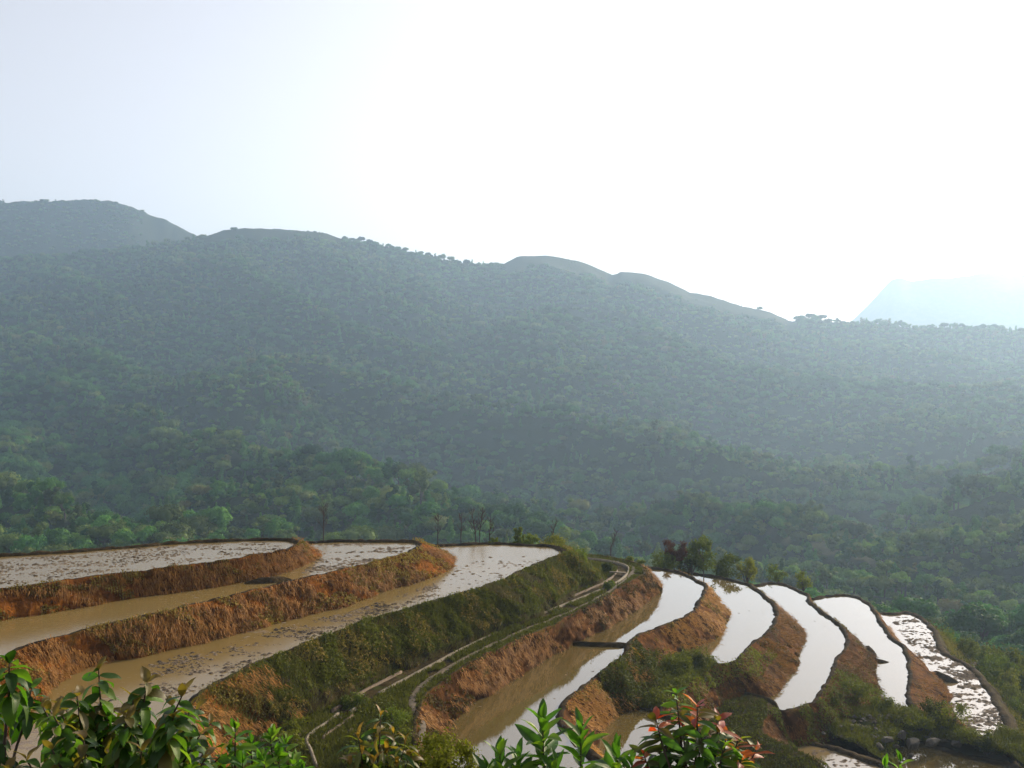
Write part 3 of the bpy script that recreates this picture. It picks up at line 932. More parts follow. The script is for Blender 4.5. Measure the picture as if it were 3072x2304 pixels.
# hidden behind the terraces?  rim of the terraces as seen from the viewpoint
rim_px = np.array([(-2000, 1700), (0, 1655), (833, 1612), (1024, 1616), (1502, 1622), (1700, 1640), (1760, 1668), (1940, 1690), (2146, 1720), (2350, 1745), (2571, 1785), (2711, 1832), (2813, 1892), (2886, 1980), (3072, 2200), (5000, 2300)], float)
lim = -(np.interp(U * F + CX, rim_px[:, 0], rim_px[:, 1]) - HZ) / F
top_e = (Z + 9 * scl) / D
vis = (top_e > lim + 0.004) & (np.abs(U) < 0.53)
order = np.argsort(np.where(vis, D / scl, 1e9))
NEAR = order[:292]
far_mask = np.ones(len(X), bool); far_mask[NEAR] = False
used = [False] * len(protos)
for i in NEAR:
    k = int(kind[i]); s = float(scl[i]) * 1.0
    p = (X[i], D[i], Z[i] - 0.4)
    sc = (s * r.uniform(0.88, 1.15), s * r.uniform(0.88, 1.15), s * r.uniform(0.85, 1.15))
    if not used[k]:
        used[k] = True
        protos[k].location = p; protos[k].rotation_euler = (0, 0, rot[i]); protos[k].scale = sc
    else:
        copy_thing(protos[k], p, rot[i], sc)
for k, u in enumerate(used):
    if not u:
        j = int(np.argmax(far_mask & (kind == k))); protos[k].location = (X[j], D[j], Z[j]); far_mask[j] = False

# the rest of the wood: one object
fi = np.where(far_mask)[0]
co = np.zeros(len(hA.data.vertices) * 3, np.float32); hA.data.vertices.foreach_get("co", co); co = co.reshape(-1, 3)
r = np.random.default_rng(12)
pxa = co[:, 0] / co[:, 1] * F / S2 + CX / S2
okA = np.where((co[:, 1] < 1850) & (co[:, 1] > 1500) & ~((pxa > 300) & (co[:, 2] / co[:, 1] > 0.10)))[0]
okA = r.choice(okA, 10000)
XA = np.c_[co[okA, 0] + r.normal(0, 7, 10000), co[okA, 1] + r.normal(0, 3, 10000), co[okA, 2] - 2.6]
me = bpy.data.meshes.new("forest")
me.vertices.add(len(fi) + len(XA))
me.vertices.foreach_set("co", np.vstack([np.c_[X[fi], D[fi], Z[fi] - 0.4], XA]).astype(np.float32).ravel())
kA = r.integers(0, 4, len(XA))
for nm, ty, arr in (("kind_index", 'INT', np.r_[kind[fi], kA].astype(np.int32)), ("turn", 'FLOAT', np.r_[rot[fi], kA * 1.3].astype(np.float32)), ("size", 'FLOAT', np.r_[scl[fi], r.uniform(0.6, 1.1, len(XA))].astype(np.float32))):
    me.attributes.new(nm, ty, 'POINT').data.foreach_set("value", arr)
forest = bpy.data.objects.new("forest", me)
COL.objects.link(forest)
tag(forest, "dense mixed forest covering the far hillside up to the ridge", None, None, "stuff")
ng = bpy.data.node_groups.new("forest_scatter", 'GeometryNodeTree')
ng.interface.new_socket("Geometry", in_out='INPUT', socket_type='NodeSocketGeometry')
ng.interface.new_socket("Geometry", in_out='OUTPUT', socket_type='NodeSocketGeometry')
gi, go = ng.nodes.new("NodeGroupInput"), ng.nodes.new("NodeGroupOutput")
prev = None
for k, t in enumerate(protos):
    crown = [c for c in t.children if c.name.startswith("crown")][0]
    oi = ng.nodes.new("GeometryNodeObjectInfo"); oi.inputs["Object"].default_value = crown; oi.transform_space = 'ORIGINAL'
    oi.inputs["As Instance"].default_value = True
    ip = ng.nodes.new("GeometryNodeInstanceOnPoints")
    na = ng.nodes.new("GeometryNodeInputNamedAttribute"); na.data_type = 'INT'; na.inputs[0].default_value = "kind_index"
    cmp_ = ng.nodes.new("FunctionNodeCompare"); cmp_.data_type = 'INT'; cmp_.operation = 'EQUAL'
    ng.links.new(na.outputs[0], [s for s in cmp_.inputs if s.type == 'INT'][0]); [s for s in cmp_.inputs if s.type == 'INT'][1].default_value = k
    nr = ng.nodes.new("GeometryNodeInputNamedAttribute"); nr.data_type = 'FLOAT'; nr.inputs[0].default_value = "turn"
    cx = ng.nodes.new("ShaderNodeCombineXYZ"); ng.links.new(nr.outputs[0], cx.inputs[2])
    ns = ng.nodes.new("GeometryNodeInputNamedAttribute"); ns.data_type = 'FLOAT'; ns.inputs[0].default_value = "size"
    cs_ = ng.nodes.new("ShaderNodeCombineXYZ")
    for j in range(3): ng.links.new(ns.outputs[0], cs_.inputs[j])
    ng.links.new(gi.outputs[0], ip.inputs["Points"]); ng.links.new(cmp_.outputs[0], ip.inputs["Selection"])
    ng.links.new(oi.outputs["Geometry"], ip.inputs["Instance"]); ng.links.new(cx.outputs[0], ip.inputs["Rotation"]); ng.links.new(cs_.outputs[0], ip.inputs["Scale"])
    if prev is None:
        jn = ng.nodes.new("GeometryNodeJoinGeometry"); prev = jn
    ng.links.new(ip.outputs[0], jn.inputs[0])
ng.links.new(jn.outputs[0], go.inputs[0])
md = forest.modifiers.new("scatter", 'NODES'); md.node_group = ng
print("TREES", len(X), "far", len(fi))


# ------------------------------------------------------------------ bushes and saplings on the terrace edges
def make_bush(name, seed, rad, height, lobes, n_leaf, size, mat, label, cat="bush", group=None, shape='open'):
    r = np.random.default_rng(seed)
    root = empty(name, (0, 0, 0))
    acc = Acc(); cs = []
    for k in range(lobes):
        a = r.uniform(0, 6.28); rr = rad * 0.7 * math.sqrt(r.uniform(0, 1)); zz = height * r.uniform(0.08, 0.86) * (1 - 0.35 * (rr / rad) ** 2)
        lr = rad * r.uniform(0.2, 0.42)
        cs.append((rr * math.cos(a), rr * math.sin(a), zz, lr))
        m = n_leaf // lobes
        d = r.normal(0, 1, (m, 3)); d /= np.linalg.norm(d, axis=1)[:, None]
        P = np.array(cs[-1][:3]) + d * lr * r.uniform(0.25, 1.15, (m, 1))
        P[:, 2] = np.maximum(P[:, 2], 0.03)
        V, q = leaf_quads(P, d + np.array((0, 0, 0.5)), size, r, 0.7, 0.5)
        acc.add(V, q)
    acc.build("foliage", (mat,), root, smooth=False)
    st = Acc()
    for c in cs[: min(9, lobes)]:
        E = np.array(c[:3]); S = np.array((E[0] * 0.12, E[1] * 0.12, -0.25))
        Mi = (S + E) / 2 + np.array((E[0], E[1], 0)) * -0.12
        st.add(*tube(np.array([S, Mi, E]), [0.035 * rad, 0.025 * rad, 0.01 * rad], 5))
    st.build("stem", (M_twig,), root)
    tag(root, label, cat, group)
    return root


def sit(x, y):
    return float(ground_z(np.array([x]), np.array([y]))[0])


# group of bushes on the far edge right of the path (pixels of base, top, width)
def bush_px(px, base_py, top_py, w_px, Y, seed, mat, label, lobes=12, n=900, size=0.22, group=None, cat="bush", name="bush"):
    x, _, zb = at(px, base_py, Y)
    h = (base_py - top_py) / F * Y; rad = w_px / 2 / F * Y
    t = make_bush(name, seed, rad, h, lobes + 5, int(n * 1.7), size * 1.1, mat, label, cat, group)
    t.location = (x, Y, zb)
    st = Acc()
    g = sit(x, Y)
    if zb - g > 0.3:
        st.add(*tube(np.array([(0, 0, g - zb - 0.3), (0.05 * rad, 0, (g - zb) * 0.5), (0, 0, 0.25 * h)]), [0.05 * rad + 0.02, 0.04 * rad + 0.015, 0.02 * rad], 6))
        st.build("trunk", (M_twig,), t)
    return t


bush_px(2022, 1680, 1612, 85, 99, 201, M_bush_red, "rust-red bush at the edge behind the still paddies", 10, 800, 0.24)
bush_px(2110, 1705, 1600, 95, 101, 202, M_bush, "tallest green sapling standing in the thicket behind the still paddies", 16, 1300, 0.24, cat="sapling")
bush_px(2000, 1705, 1655, 120, 99.5, 203, M_bush, "low spreading green bush under the rust-red one", 14, 1100, 0.22)
bush_px(2075, 1712, 1640, 110, 102, 204, M_bush, "dense green bush between the rust-red bush and the tall sapling", 14, 1200, 0.22)
bush_px(2180, 1728, 1655, 100, 103, 205, M_bush, "rounded green bush next right of the tall sapling", 14, 1100, 0.22)
bush_px(2240, 1742, 1672, 80, 103, 206, M_bush, "smaller green bush ending the thicket on its right", 12, 900, 0.22)
bush_px(2335, 1745, 1688, 75, 112, 207, M_bush, "sparse bush alone behind the third still paddy", 9, 420, 0.22)
bush_px(2410, 1765, 1712, 60, 109, 208, M_bush, "small bush leaning over the bund past the sparse one", 9, 480, 0.22)
bush_px(1888, 1693, 1665, 30, 90, 209, M_bush, "small dark ball-shaped bush beside the head of the path", 8, 400, 0.14)
bush_px(1925, 1706, 1672, 34, 87, 210, M_bush, "trimmed dark round bush at the tip of the brown bank", 9, 600, 0.14)
bush_px(1818, 1792, 1735, 62, 76.5, 211, M_bush, "dark bush growing over the canal", 12, 1000, 0.15)
bush_px(1560, 1632, 1562, 45, 84, 212, M_bush, "slim bright green sapling on the edge behind the muddy paddies", 10, 600, 0.2, cat="sapling")
bush_px(1585, 1636, 1605, 80, 84, 213, M_bush, "low yellow-green bush at the foot of the slim sapling", 12, 700, 0.18)
bush_px(1480, 1632, 1612, 36, 83, 214, M_bush, "tiny round green bush on the grassy edge", 7, 300, 0.14)
bush_px(1665, 1640, 1614, 90, 84, 215, M_bush, "leafy bush where the third paddy ends", 12, 800, 0.18)
bush_px(1725, 1690, 1640, 90, 79.5, 216, M_bush, "tall weeds bushing out at the corner of the third paddy", 14, 1000, 0.18)
bush_px(1820, 1712, 1690, 44, 83, 217, M_bush, "pale green bush inside the bend of the canal", 9, 500, 0.15)

# slope bushes on the far right
r = np.random.default_rng(31)
slope_protos = [make_bush("bush", 300 + i, 1.0, 1.35, 13, 1100, 0.15, m, "", "bush", "bushes on the slope beyond the outermost bund")
                for i, m in enumerate((M_bush, M_bush, M_under, M_bush_red))]
SL_LABEL = ["bright green bush on the slope beyond the outermost bund", "dense mid green bush on the slope beyond the outermost bund",
            "dark green bush on the slope beyond the outermost bund", "reddish bush on the slope beyond the outermost bund"]
spots = []
Rm = RIM[RIM[:, 0] > 33]
for k in range(4000):
    j = r.integers(len(Rm))
    x = Rm[j, 0] + r.uniform(0.4, 26); y = Rm[j, 1] + r.uniform(-6, 10)
    d = np.sqrt(((RIM[:, :2] - (x, y)) ** 2).sum(1)).min()
    inside_t8 = any((abs(y - c[1]) < 1.2 and x < c[0] + 0.9) for c in C9[::8]) and y < 112
    if inside_t8 or d < 1.3 or d > 24: continue
    if any((x - a) ** 2 + (y - b) ** 2 < (1.6 + 0.06 * d) ** 2 for a, b, *_ in spots): continue
    spots.append((x, y, d))
    if len(spots) >= 150: break
usedb = [False] * 4
for (x, y, d) in spots:
    k = int(r.choice([0, 1, 2, 3], p=[0.3, 0.33, 0.33, 0.04])); s = r.uniform(0.8, 1.2) * (0.9 + 0.13 * d)
    p = (x, y, sit(x, y) - 0.1); rz = r.uniform(0, 6.28); sc = (s * r.uniform(0.9, 1.2), s * r.uniform(0.9, 1.2), s * r.uniform(0.9, 1.5))
    if not usedb[k]:
        usedb[k] = True
        b = slope_protos[k]; b.location, b.scale, b.rotation_euler = p, sc, (0, 0, rz); b["label"] = SL_LABEL[k]
    else:
        copy_thing(slope_protos[k], p, rz, sc, SL_LABEL[k])
for k in range(4):
    if not usedb[k]:
        x, y = 40 + k, 80; b = slope_protos[k]; b.location = (x, y, sit(x, y)); b["label"] = SL_LABEL[k]


# leafless saplings behind the muddy paddies
def sapling(px, base_py, top_py, Y, seed, lean, label, forks=5):
    r = np.random.default_rng(seed)
    x, _, zb = at(px, base_py, Y)
    g = sit(x, Y)
    h = (base_py - top_py) / F * Y
    root = empty("bare_sapling", (x, Y, zb))
    acc = Acc()
    top = np.array((lean * h, 0, h))
    acc.add(*tube(np.array([(0, 0, min(g - zb, 0) - 0.3), (lean * 0.1 * h, 0.05, h * 0.3), (lean * 0.6 * h, -0.05, h * 0.65), top]), [0.055, 0.042, 0.03, 0.012], 6))
    acc.build("trunk", (M_twig,), root)
    br = Acc()
    for k in range(forks * 3):
        t = r.uniform(0.25, 0.92)
        S = np.array((lean * h * t, 0, h * t)); a = r.uniform(0, 6.28); l = h * r.uniform(0.16, 0.36) * (1.15 - t * 0.6)
        E = S + np.array((math.cos(a) * l * 0.55, math.sin(a) * l * 0.4, l))
        Mi = (S + E) / 2 + np.array((math.cos(a) * l * 0.12, 0, -0.05))
        br.add(*tube(np.array([S, Mi, E]), [0.022, 0.016, 0.006], 5))
        for q in range(2):
            a2 = a + r.uniform(-1, 1); E2 = Mi + np.array((math.cos(a2) * l * 0.35, math.sin(a2) * l * 0.3, l * 0.5))
            br.add(*tube(np.array([Mi, E2]), [0.016, 0.006], 4))
    br.build("branches", (M_twig,), root)
    tag(root, label, "sapling")
    return root


sapling(970, 1622, 1500, 78, 401, 0.02, "thin bare tree behind the second paddy, apart from the others", 6)
sapling(1313, 1628, 1540, 84, 402, 0.03, "bare sapling standing first in the row behind the third paddy", 5)
sapling(1382, 1628, 1535, 86, 403, 0.05, "bare sapling with a bent stem between its taller neighbours", 4)
sapling(1428, 1628, 1525, 84, 404, -0.14, "bare tree leaning one way, crossing the tallest bare trunk", 6)
sapling(1438, 1628, 1522, 85, 405, 0.10, "tallest dark bare tree behind the third paddy", 7)
sapling(1468, 1628, 1545, 86, 406, 0.05, "short bare sapling next to the tallest bare tree", 4)
sapling(1655, 1625, 1555, 88, 407, 0.22, "slanting bare sapling near the slim green one", 4)
sapling(1830, 1665, 1590, 96, 408, 0.3, "crooked bare sapling beyond the bend of the canal", 5)

# ------------------------------------------------------------------ canal and path
def offset_line(P, d):
    T = np.gradient(P[:, :2], axis=0); T /= np.linalg.norm(T, axis=1)[:, None] + 1e-9
    Q = P.copy(); Q[:, 0] += T[:, 1] * d; Q[:, 1] -= T[:, 0] * d
    return Q


def strip_box(acc, P, d0, d1, z0, z1, jit=0.0, seed=0):
    """box section swept along P between side offsets d0..d1 and heights z0..z1 relative to P"""
    A, B = offset_line(P, d0), offset_line(P, d1)
    n = len(P)
    s = np.arange(n) * 0.3
    jz = (fbm(s, s * 0, 140 + seed) - 0.5) * jit
    V = np.concatenate([A + np.c_[np.zeros((n, 2)), np.full(n, z0)], A + np.c_[np.zeros((n, 2)), z1 + jz], B + np.c_[np.zeros((n, 2)), z1 + jz], B + np.c_[np.zeros((n, 2)), np.full(n, z0)]])
    q = []
    for k in range(4):
        k2 = (k + 1) % 4
        for i in range(n - 1):
            q.append((k * n + i, k * n + i + 1, k2 * n + i + 1, k2 * n + i))
    q.append((0, n, 2 * n, 3 * n)); q.append((n - 1, 4 * n - 1, 3 * n - 1, 2 * n - 1))
    acc.add(V, q)


def canal(px_pts, h, label, gaps_r=(), gaps_l=(), width=0.8):
    C = np.array([up(x, y, h) for x, y in px_pts])
    P = resample(catmull(C, 10), 0.3)
    root = empty("irrigation_canal", tuple(P[0]))
    off = P - P[0]
    n = len(P); w = width / 2
    def pieces(gaps):
        out, a = [], 0
        for g0, g1 in gaps:
            out.append((a, int(g0 * n))); a = int(g1 * n)
        out.append((a, n))
        return [(i, j) for i, j in out if j - i > 2]
    for i, j in pieces(gaps_l):
        acc = Acc(); strip_box(acc, off[i:j], -w - 0.12, -w, -0.75, 0.0, 0.06, 1); acc.build("wall", (M_conc_dark,), root, smooth=False)
    for i, j in pieces(gaps_r):
        acc = Acc(); strip_box(acc, off[i:j], w, w + 0.12, -0.75, 0.02, 0.05, 2); acc.build("wall", (M_conc,), root, smooth=False)
    acc = Acc(); strip_box(acc, off, -w, w, -0.72, -0.5); acc.build("bed", (M_conc_dark,), root, smooth=False)
    tag(root, label, "canal")
    return root, P


cn, CP = canal([(1022, 2131), (1131, 2064), (1256, 1999), (1363, 1943), (1490, 1883), (1641, 1823), (1790, 1764), (1846, 1735), (1868, 1712), (1862, 1696), (1815, 1683), (1756, 1675)], HS - 0.14,
               "long concrete irrigation canal running along the shelf below the overgrown bank", gaps_r=((0.02, 0.07), (0.45, 0.48)), gaps_l=((0.16, 0.19), (0.86, 1.0)))
n = len(CP)
for f, nm in ((0.30, "cross_brace"), (0.43, "cross_brace"), (0.60, "cross_brace")):
    i = int(f * n); acc = Acc()
    T = CP[min(i + 1, n - 1)] - CP[i - 1]; T /= np.linalg.norm(T); Nn = np.array((T[1], -T[0], 0))
    c = CP[i] - CP[0]
    Q = np.array([c - Nn * 0.39, c, c + Nn * 0.39])
    acc.add(*tube(Q + np.array((0, 0, -0.06)), 0.05, 6)); acc.build(nm, (M_conc_dark,), cn, smooth=False)
# sluice box at the bend
sl = empty("sluice_box", up(1852, 1722, HS - 0.14))
T = np.array(up(1866, 1712, HS - 0.14)) - np.array(up(1840, 1737, HS - 0.14)); ang = math.atan2(T[1], T[0])
sl.rotation_euler = (0, 0, ang - math.pi / 2)


def boxmesh(name, lo, hi, mat, parent):
    x0, y0, z0 = lo; x1, y1, z1 = hi
    V = [(x0, y0, z0), (x1, y0, z0), (x1, y1, z0), (x0, y1, z0), (x0, y0, z1), (x1, y0, z1), (x1, y1, z1), (x0, y1, z1)]
    q = [(0, 3, 2, 1), (4, 5, 6, 7), (0, 1, 5, 4), (1, 2, 6, 5), (2, 3, 7, 6), (3, 0, 4, 7)]
    return mesh_np(name, V, q, None, (mat,), parent, smooth=False)


boxmesh("post", (-0.62, -0.1, -0.75), (-0.42, 0.12, 0.1), M_conc, sl)
boxmesh("post", (0.42, -0.1, -0.75), (0.62, 0.12, 0.1), M_conc, sl)
boxmesh("opening_shade_panel", (-0.41, -0.02, -0.7), (0.41, 0.04, -0.06), M_conc_dark, sl)  # dark panel across the opening, its colour stands in for the shade inside
boxmesh("lintel", (-0.66, -0.12, 0.102), (0.66, 0.14, 0.17), M_conc, sl)
tag(sl, "small concrete sluice box with a dark opening in the bend of the canal", "sluice")
cl, _ = canal([(1036, 2141), (990, 2175), (945, 2210), (958, 2245), (975, 2290)], HS - 0.2, "short lower length of canal with a pale cement wall, bending towards the shrubs", gaps_l=((0.55, 1.0),), width=0.6)

PP = np.array([(*up(x, y, HS)[:2], 0) for x, y in [(1240, 2260), (1265, 2190), (1236, 2112), (1256, 2068), (1317, 2022), (1409, 1971), (1548, 1903), (1664, 1856), (1770, 1809), (1872, 1744), (1902, 1708), (1880, 1695), (1840, 1684)]])
PP = resample(catmull(PP, 10), 0.35)
s = np.arange(len(PP)) * 0.35
w = 0.13 + 0.16 * fbm(s * 0.8, s * 0, 151)
A, B = offset_line(PP, -1), offset_line(PP, 1)
rowsv = []
for t in (-1, -0.5, 0, 0.5, 1):
    Q = PP + (B - PP) * (t * w)[:, None] + (B - PP) * ((fbm(s * 2, s * 0 + t, 152) - 0.5) * 0.1)[:, None]
    z = shelf_z(Q[:, 0], Q[:, 1]) + 0.05 - 0.045 * abs(t) ** 3
    rowsv.append(np.c_[Q[:, :2], z])
o = mesh_np("path", np.vstack(rowsv), grid_quads(5, len(PP)), None, (M_path,))
tag(o, "narrow trodden footpath between canal and brown bank", None, None, "structure")


# dividing bunds and mud spits
def ridge(pts, h, hgt, wid, label, mat=M_bund, seed=1):
    P = np.array([(*(up(p[0], p[1], h)[:2] if p[0] != 'w' else p[1:]), 0) for p in pts])
    P = resample(catmull(P, 10), 0.2)
    n = len(P); s = np.arange(n) * 0.2
    P = offset_line(P, 0); B = offset_line(P, 1)
    rows_ = []
    for t in np.linspace(-1, 1, 9):
        k = (1 - abs(t) ** 2.2) * np.clip(np.minimum(s, s[::-1]) / 0.9, 0, 1) ** 0.6
        off = t * wid / 2 * (0.7 + 0.7 * fbm(s * 1.2, s * 0 + 3, seed)) * (0.4 + 0.6 * np.clip(np.minimum(s, s[::-1]) / 1.0, 0, 1)) + (fbm(s * 1.4, s * 0 + t, seed + 3) - 0.5) * 0.16
        Q = P + (B - P) * off[:, None]
        Q[:, 2] = -h - 0.08 + (hgt + 0.08) * k + (fbm(s * 1.5, s * 0 + t * 2, seed + 6) - 0.5) * 0.09 * k
        rows_.append(Q)
    o = mesh_np("bund", np.vstack(rows_), grid_quads(9, n), None, (mat,))
    return tag(o, label, None, None, "structure")


ridge([(1700, 1930), (1760, 1934), (1830, 1936), (1897, 1933)], H4, 0.2, 0.5, "dark low mud bund dividing the still paddy beside the path")
ridge([(725, 1751), (790, 1748), (840, 1744), (880, 1738)], H2, 0.3, 0.7, "dark low mud bund dividing the second paddy")
ridge([(2195, 2092), (2240, 2089), (2290, 2100), (2318, 2112), (2336, 2128)], 21.35, 0.28, 0.6, "pale mud bund bordering the dry grassy terrace")
ridge([(2612, 1962), (2625, 1982), (2650, 1986), (2672, 1986)], H7, 0.22, 0.8, "small mud spit poking into the fourth curved terrace")
ridge([(2790, 2018), (2815, 2030), (2850, 2044), (2880, 2047)], H8, 0.45, 1.0, "larger mud spit poking into the outermost paddy")
ridge([(2598, 1938), (2612, 1956), (2628, 1972)], H7, 0.3, 0.7, "mud lump at the foot of the third still paddy's bank")

# ------------------------------------------------------------------ loose clods, straw, grass, undergrowth
def clods(name, label, pts, h, smin, smax, seed, flat=0.35):
    r = np.random.default_rng(seed)
    n = len(pts)
    base = np.array([(1, 0, 0), (0.5, 0.87, 0), (-0.5, 0.87, 0), (-1, 0, 0), (-0.5, -0.87, 0), (0.5, -0.87, 0), (0.3, 0.1, 1), (-0.35, -0.1, 0.8)])
    tri = np.array([(0, 1, 6), (1, 2, 6), (2, 7, 6), (2, 3, 7), (3, 4, 7), (4, 5, 7), (5, 6, 7), (5, 0, 6)])
    s = r.uniform(smin, smax, n) * r.uniform(0.5, 1.2, n)
    a = r.uniform(0, 6.28, n)
    J = base[None] * (1 + r.uniform(-0.35, 0.35, (n, 8, 1)))
    X = J[..., 0] * np.cos(a)[:, None] - J[..., 1] * np.sin(a)[:, None]
    Y = J[..., 0] * np.sin(a)[:, None] + J[..., 1] * np.cos(a)[:, None]
    V = np.stack([pts[:, 0:1] + X * s[:, None], pts[:, 1:2] + Y * s[:, None] * 0.7, -h - 0.02 + J[..., 2] * (s * flat * r.uniform(0.5, 1.2, n))[:, None]], -1)
    T = (tri[None] + (np.arange(n) * 8)[:, None, None]).reshape(-1, 3)
    o = mesh_np(name, V.reshape(-1, 3), None, T, (M_clod,), smooth=False)
    return tag(o, label, None, None, "stuff")


def in_poly(P, g):
    ins = np.zeros(len(g), bool)
    for a, b in zip(P, np.roll(P, -1, 0)):
        c = ((a[1] > g[:, 1]) != (b[1] > g[:, 1])) & (g[:, 0] < (b[0] - a[0]) * (g[:, 1] - a[1]) / (b[1] - a[1] + 1e-12) + a[0])
        ins ^= c
    return ins


def scatter_px(poly_px, h, n, seed, thr=0.5, fscale=0.35, stretch=0.5):
    """random points of a paddy, clumped"""
    P = np.array([up(x, y, h)[:2] for x, y in poly_px])
    r = np.random.default_rng(seed)
    g = r.uniform(P.min(0), P.max(0), (n * 6, 2))
    g = g[in_poly(P, g)]
    k = fbm(g[:, 0] * fscale * stretch, g[:, 1] * fscale, seed, 4)
    g = g[k + r.uniform(-0.06, 0.06, len(g)) > thr]
    return g[:n]


PT1 = [(-300, 1800), (0, 1760), (407, 1708), (741, 1664), (840, 1648), (860, 1632), (740, 1623), (370, 1648), (0, 1678), (-300, 1700)]
clods("mud_clods", "broken clods littering the muddy water of the highest paddy", scatter_px(PT1, H1, 6500, 1, 0.44, 1.1), H1, 0.04, 0.15, 1, 0.4)
PT2b = [(900, 1727), (1024, 1706), (1131, 1680), (1210, 1656), (1240, 1636), (1100, 1630), (950, 1634), (930, 1690)]
clods("mud_clods", "flat clods in the far end of the second paddy", scatter_px(PT2b, H2, 700, 2, 0.52), H2, 0.08, 0.26, 2, 0.3)
PT3a = [(420, 2110), (600, 2075), (780, 1975), (1000, 1890), (1250, 1805), (1340, 1780), (1300, 1750), (1050, 1835), (800, 1895), (560, 1960), (430, 2000)]
clods("mud_clods", "clods along the muddy margin of the third paddy", scatter_px(PT3a, H3, 4200, 3, 0.47, 0.6), H3, 0.04, 0.17, 3, 0.45)
PT3b = [(1290, 1720), (1400, 1690), (1500, 1650), (1640, 1650), (1680, 1660), (1590, 1690), (1500, 1735), (1360, 1775)]
clods("mud_clods", "few scattered clods near the end of the third paddy", scatter_px(PT3b, H3, 160, 4, 0.56), H3, 0.08, 0.24, 4, 0.3)
PT8 = [(2690, 1850), (2753, 1852), (2800, 1900), (2840, 1965), (2925, 2018), (2985, 2110), (3015, 2170), (3020, 2210), (2980, 2235), (2905, 2180), (2835, 2105), (2880, 2050), (2760, 1980), (2720, 1920), (2680, 1870)]
clods("mud_clods", "rows of dark clods in the outermost paddy", scatter_px(PT8, H8, 3600, 5, 0.53, 0.9, 0.6), H8, 0.08, 0.32, 5, 0.35)
clods("mud_clods", "single dark clods dotted over the outermost paddy", scatter_px(PT8, H8, 900, 25, 0.40, 2.0, 0.8), H8, 0.06, 0.26, 25, 0.35)
PTL = [(2420, 2262), (2440, 2240), (2500, 2245), (2600, 2285), (2640, 2330), (2450, 2330)]
clods("mud_clods", "dark clods in the small pond before the rubble slope", scatter_px(PTL, 23.2, 120, 6, 0.45, 0.8), 23.2, 0.08, 0.26, 6, 0.35)
for hh, poly, nn, sd_ in ((H4, [(1960, 1715), (2050, 1730), (2100, 1760), (2050, 1840), (1900, 1910), (1760, 1920), (1960, 1790)], 40, 7), (H4 + 0.04, [(1730, 1950), (1880, 1945), (1700, 2110), (1680, 2180), (1800, 2300), (1380, 2300), (1420, 2120)], 90, 8),
                      (H5, [(2100, 1735), (2250, 1765), (2320, 1840), (2230, 1950), (2080, 1980), (2190, 1840)], 35, 9), (H6, [(2300, 1765), (2400, 1785), (2540, 1920), (2450, 2090), (2350, 2125), (2410, 1930)], 60, 10),
                      (H7, [(2480, 1800), (2600, 1815), (2700, 1940), (2730, 2100), (2660, 2090), (2640, 1990)], 90, 11)):
    clods("debris", ["", "few floating bits on the first still paddy", "floating bits on the mirror-like lower part of the first still paddy", "few floating bits on the second still paddy", "few floating bits on the third still paddy", "floating bits on the fourth curved terrace"][sd_ - 6],
          scatter_px(poly, hh, nn, sd_, 0.50, 0.4), hh, 0.04, 0.16, sd_, 0.25)


def bank_points(key, n, r, s0=0, s1=1, t0=0.0, t1=1.0, front_only=True):
    V, N, auto, s = surf[key]
    m = V.shape[1]
    idx = np.where(auto < 0.3)[0] if front_only else np.arange(m)
    idx = idx[(idx >= s0 * m) & (idx <= s1 * m)]
    i = r.choice(idx, n); t = r.uniform(t0, t1, n) * (V.shape[0] - 1.001)
    a = np.floor(t).astype(int); f = (t - a)[:, None]
    P = V[a, i] * (1 - f) + V[a + 1, i] * f
    down = V[-1, i] - V[0, i]; down /= np.linalg.norm(down, axis=1)[:, None] + 1e-9
    return P, np.c_[N[i], np.zeros(n)], down, t / (V.shape[0] - 1)


def blades(P, Dn, side, length, width, r):
    n = len(P)
    l = (length * r.uniform(0.5, 1.4, n))[:, None]; w = width * r.uniform(0.6, 1.3, (n, 1))
    tip = P + Dn * l
    return np.stack([P - side * w, P + side * w, tip], 1).reshape(-1, 3), np.arange(n * 3).reshape(-1, 3)


def straw(key, n, seed, label, s0=0, s1=1, length=0.32):
    r = np.random.default_rng(seed)
    P, N, dn, t = bank_points(key, n * 2, r, s0, s1)
    k = fbm(P[:, 0] * 0.5, P[:, 1] * 0.5 + P[:, 2], 160 + seed, 4)
    sel = k > 0.47
    P, N, dn = P[sel][:n], N[sel][:n], dn[sel][:n]
    cl = r.integers(0, len(P), len(P) // 9)
    pick = r.choice(cl, len(P)); mixm = r.uniform(0, 1, len(P)) < 0.7
    P = np.where(mixm[:, None], P[pick] + r.normal(0, 0.09, P.shape), P); N = np.where(mixm[:, None], N[pick], N); dn = np.where(mixm[:, None], dn[pick], dn)
    D_ = dn + N * r.uniform(0.02, 0.35, (len(P), 1)) + r.normal(0, 0.3, P.shape); D_ /= np.linalg.norm(D_, axis=1)[:, None]
    side = np.cross(D_, N); side /= np.linalg.norm(side, axis=1)[:, None] + 1e-9
    V, T = blades(P + N * 0.04, D_, side, length, 0.022, r)
    o = mesh_np("dry_grass", V, None, T, (M_straw,), smooth=False)
    return tag(o, label, None, None, "stuff")


straw("t1", 8000, 1, "dry grass hanging down the red-brown bank of the highest paddy")
straw("t2", 20000, 2, "straw-coloured grass hanging down the long ochre bank")
straw("t3", 4500, 3, "orange dry grass on the bare end of the overgrown bank", 0.0, 0.22)
straw("shelf", 15000, 4, "dry brown grass covering the bank below the canal path")
straw("t4", 11000, 5, "dry grass on the curved bank below the first still paddy", 0, 1, 0.36)
straw("t5", 9000, 6, "dry grass on the steep bank below the second still paddy", 0.1, 0.75, 0.36)
straw("t6", 7500, 7, "dry grass on the bank below the third still paddy", 0, 1, 0.36)
straw("t7", 3500, 8, "dry grass on the small bank between the last two paddies")


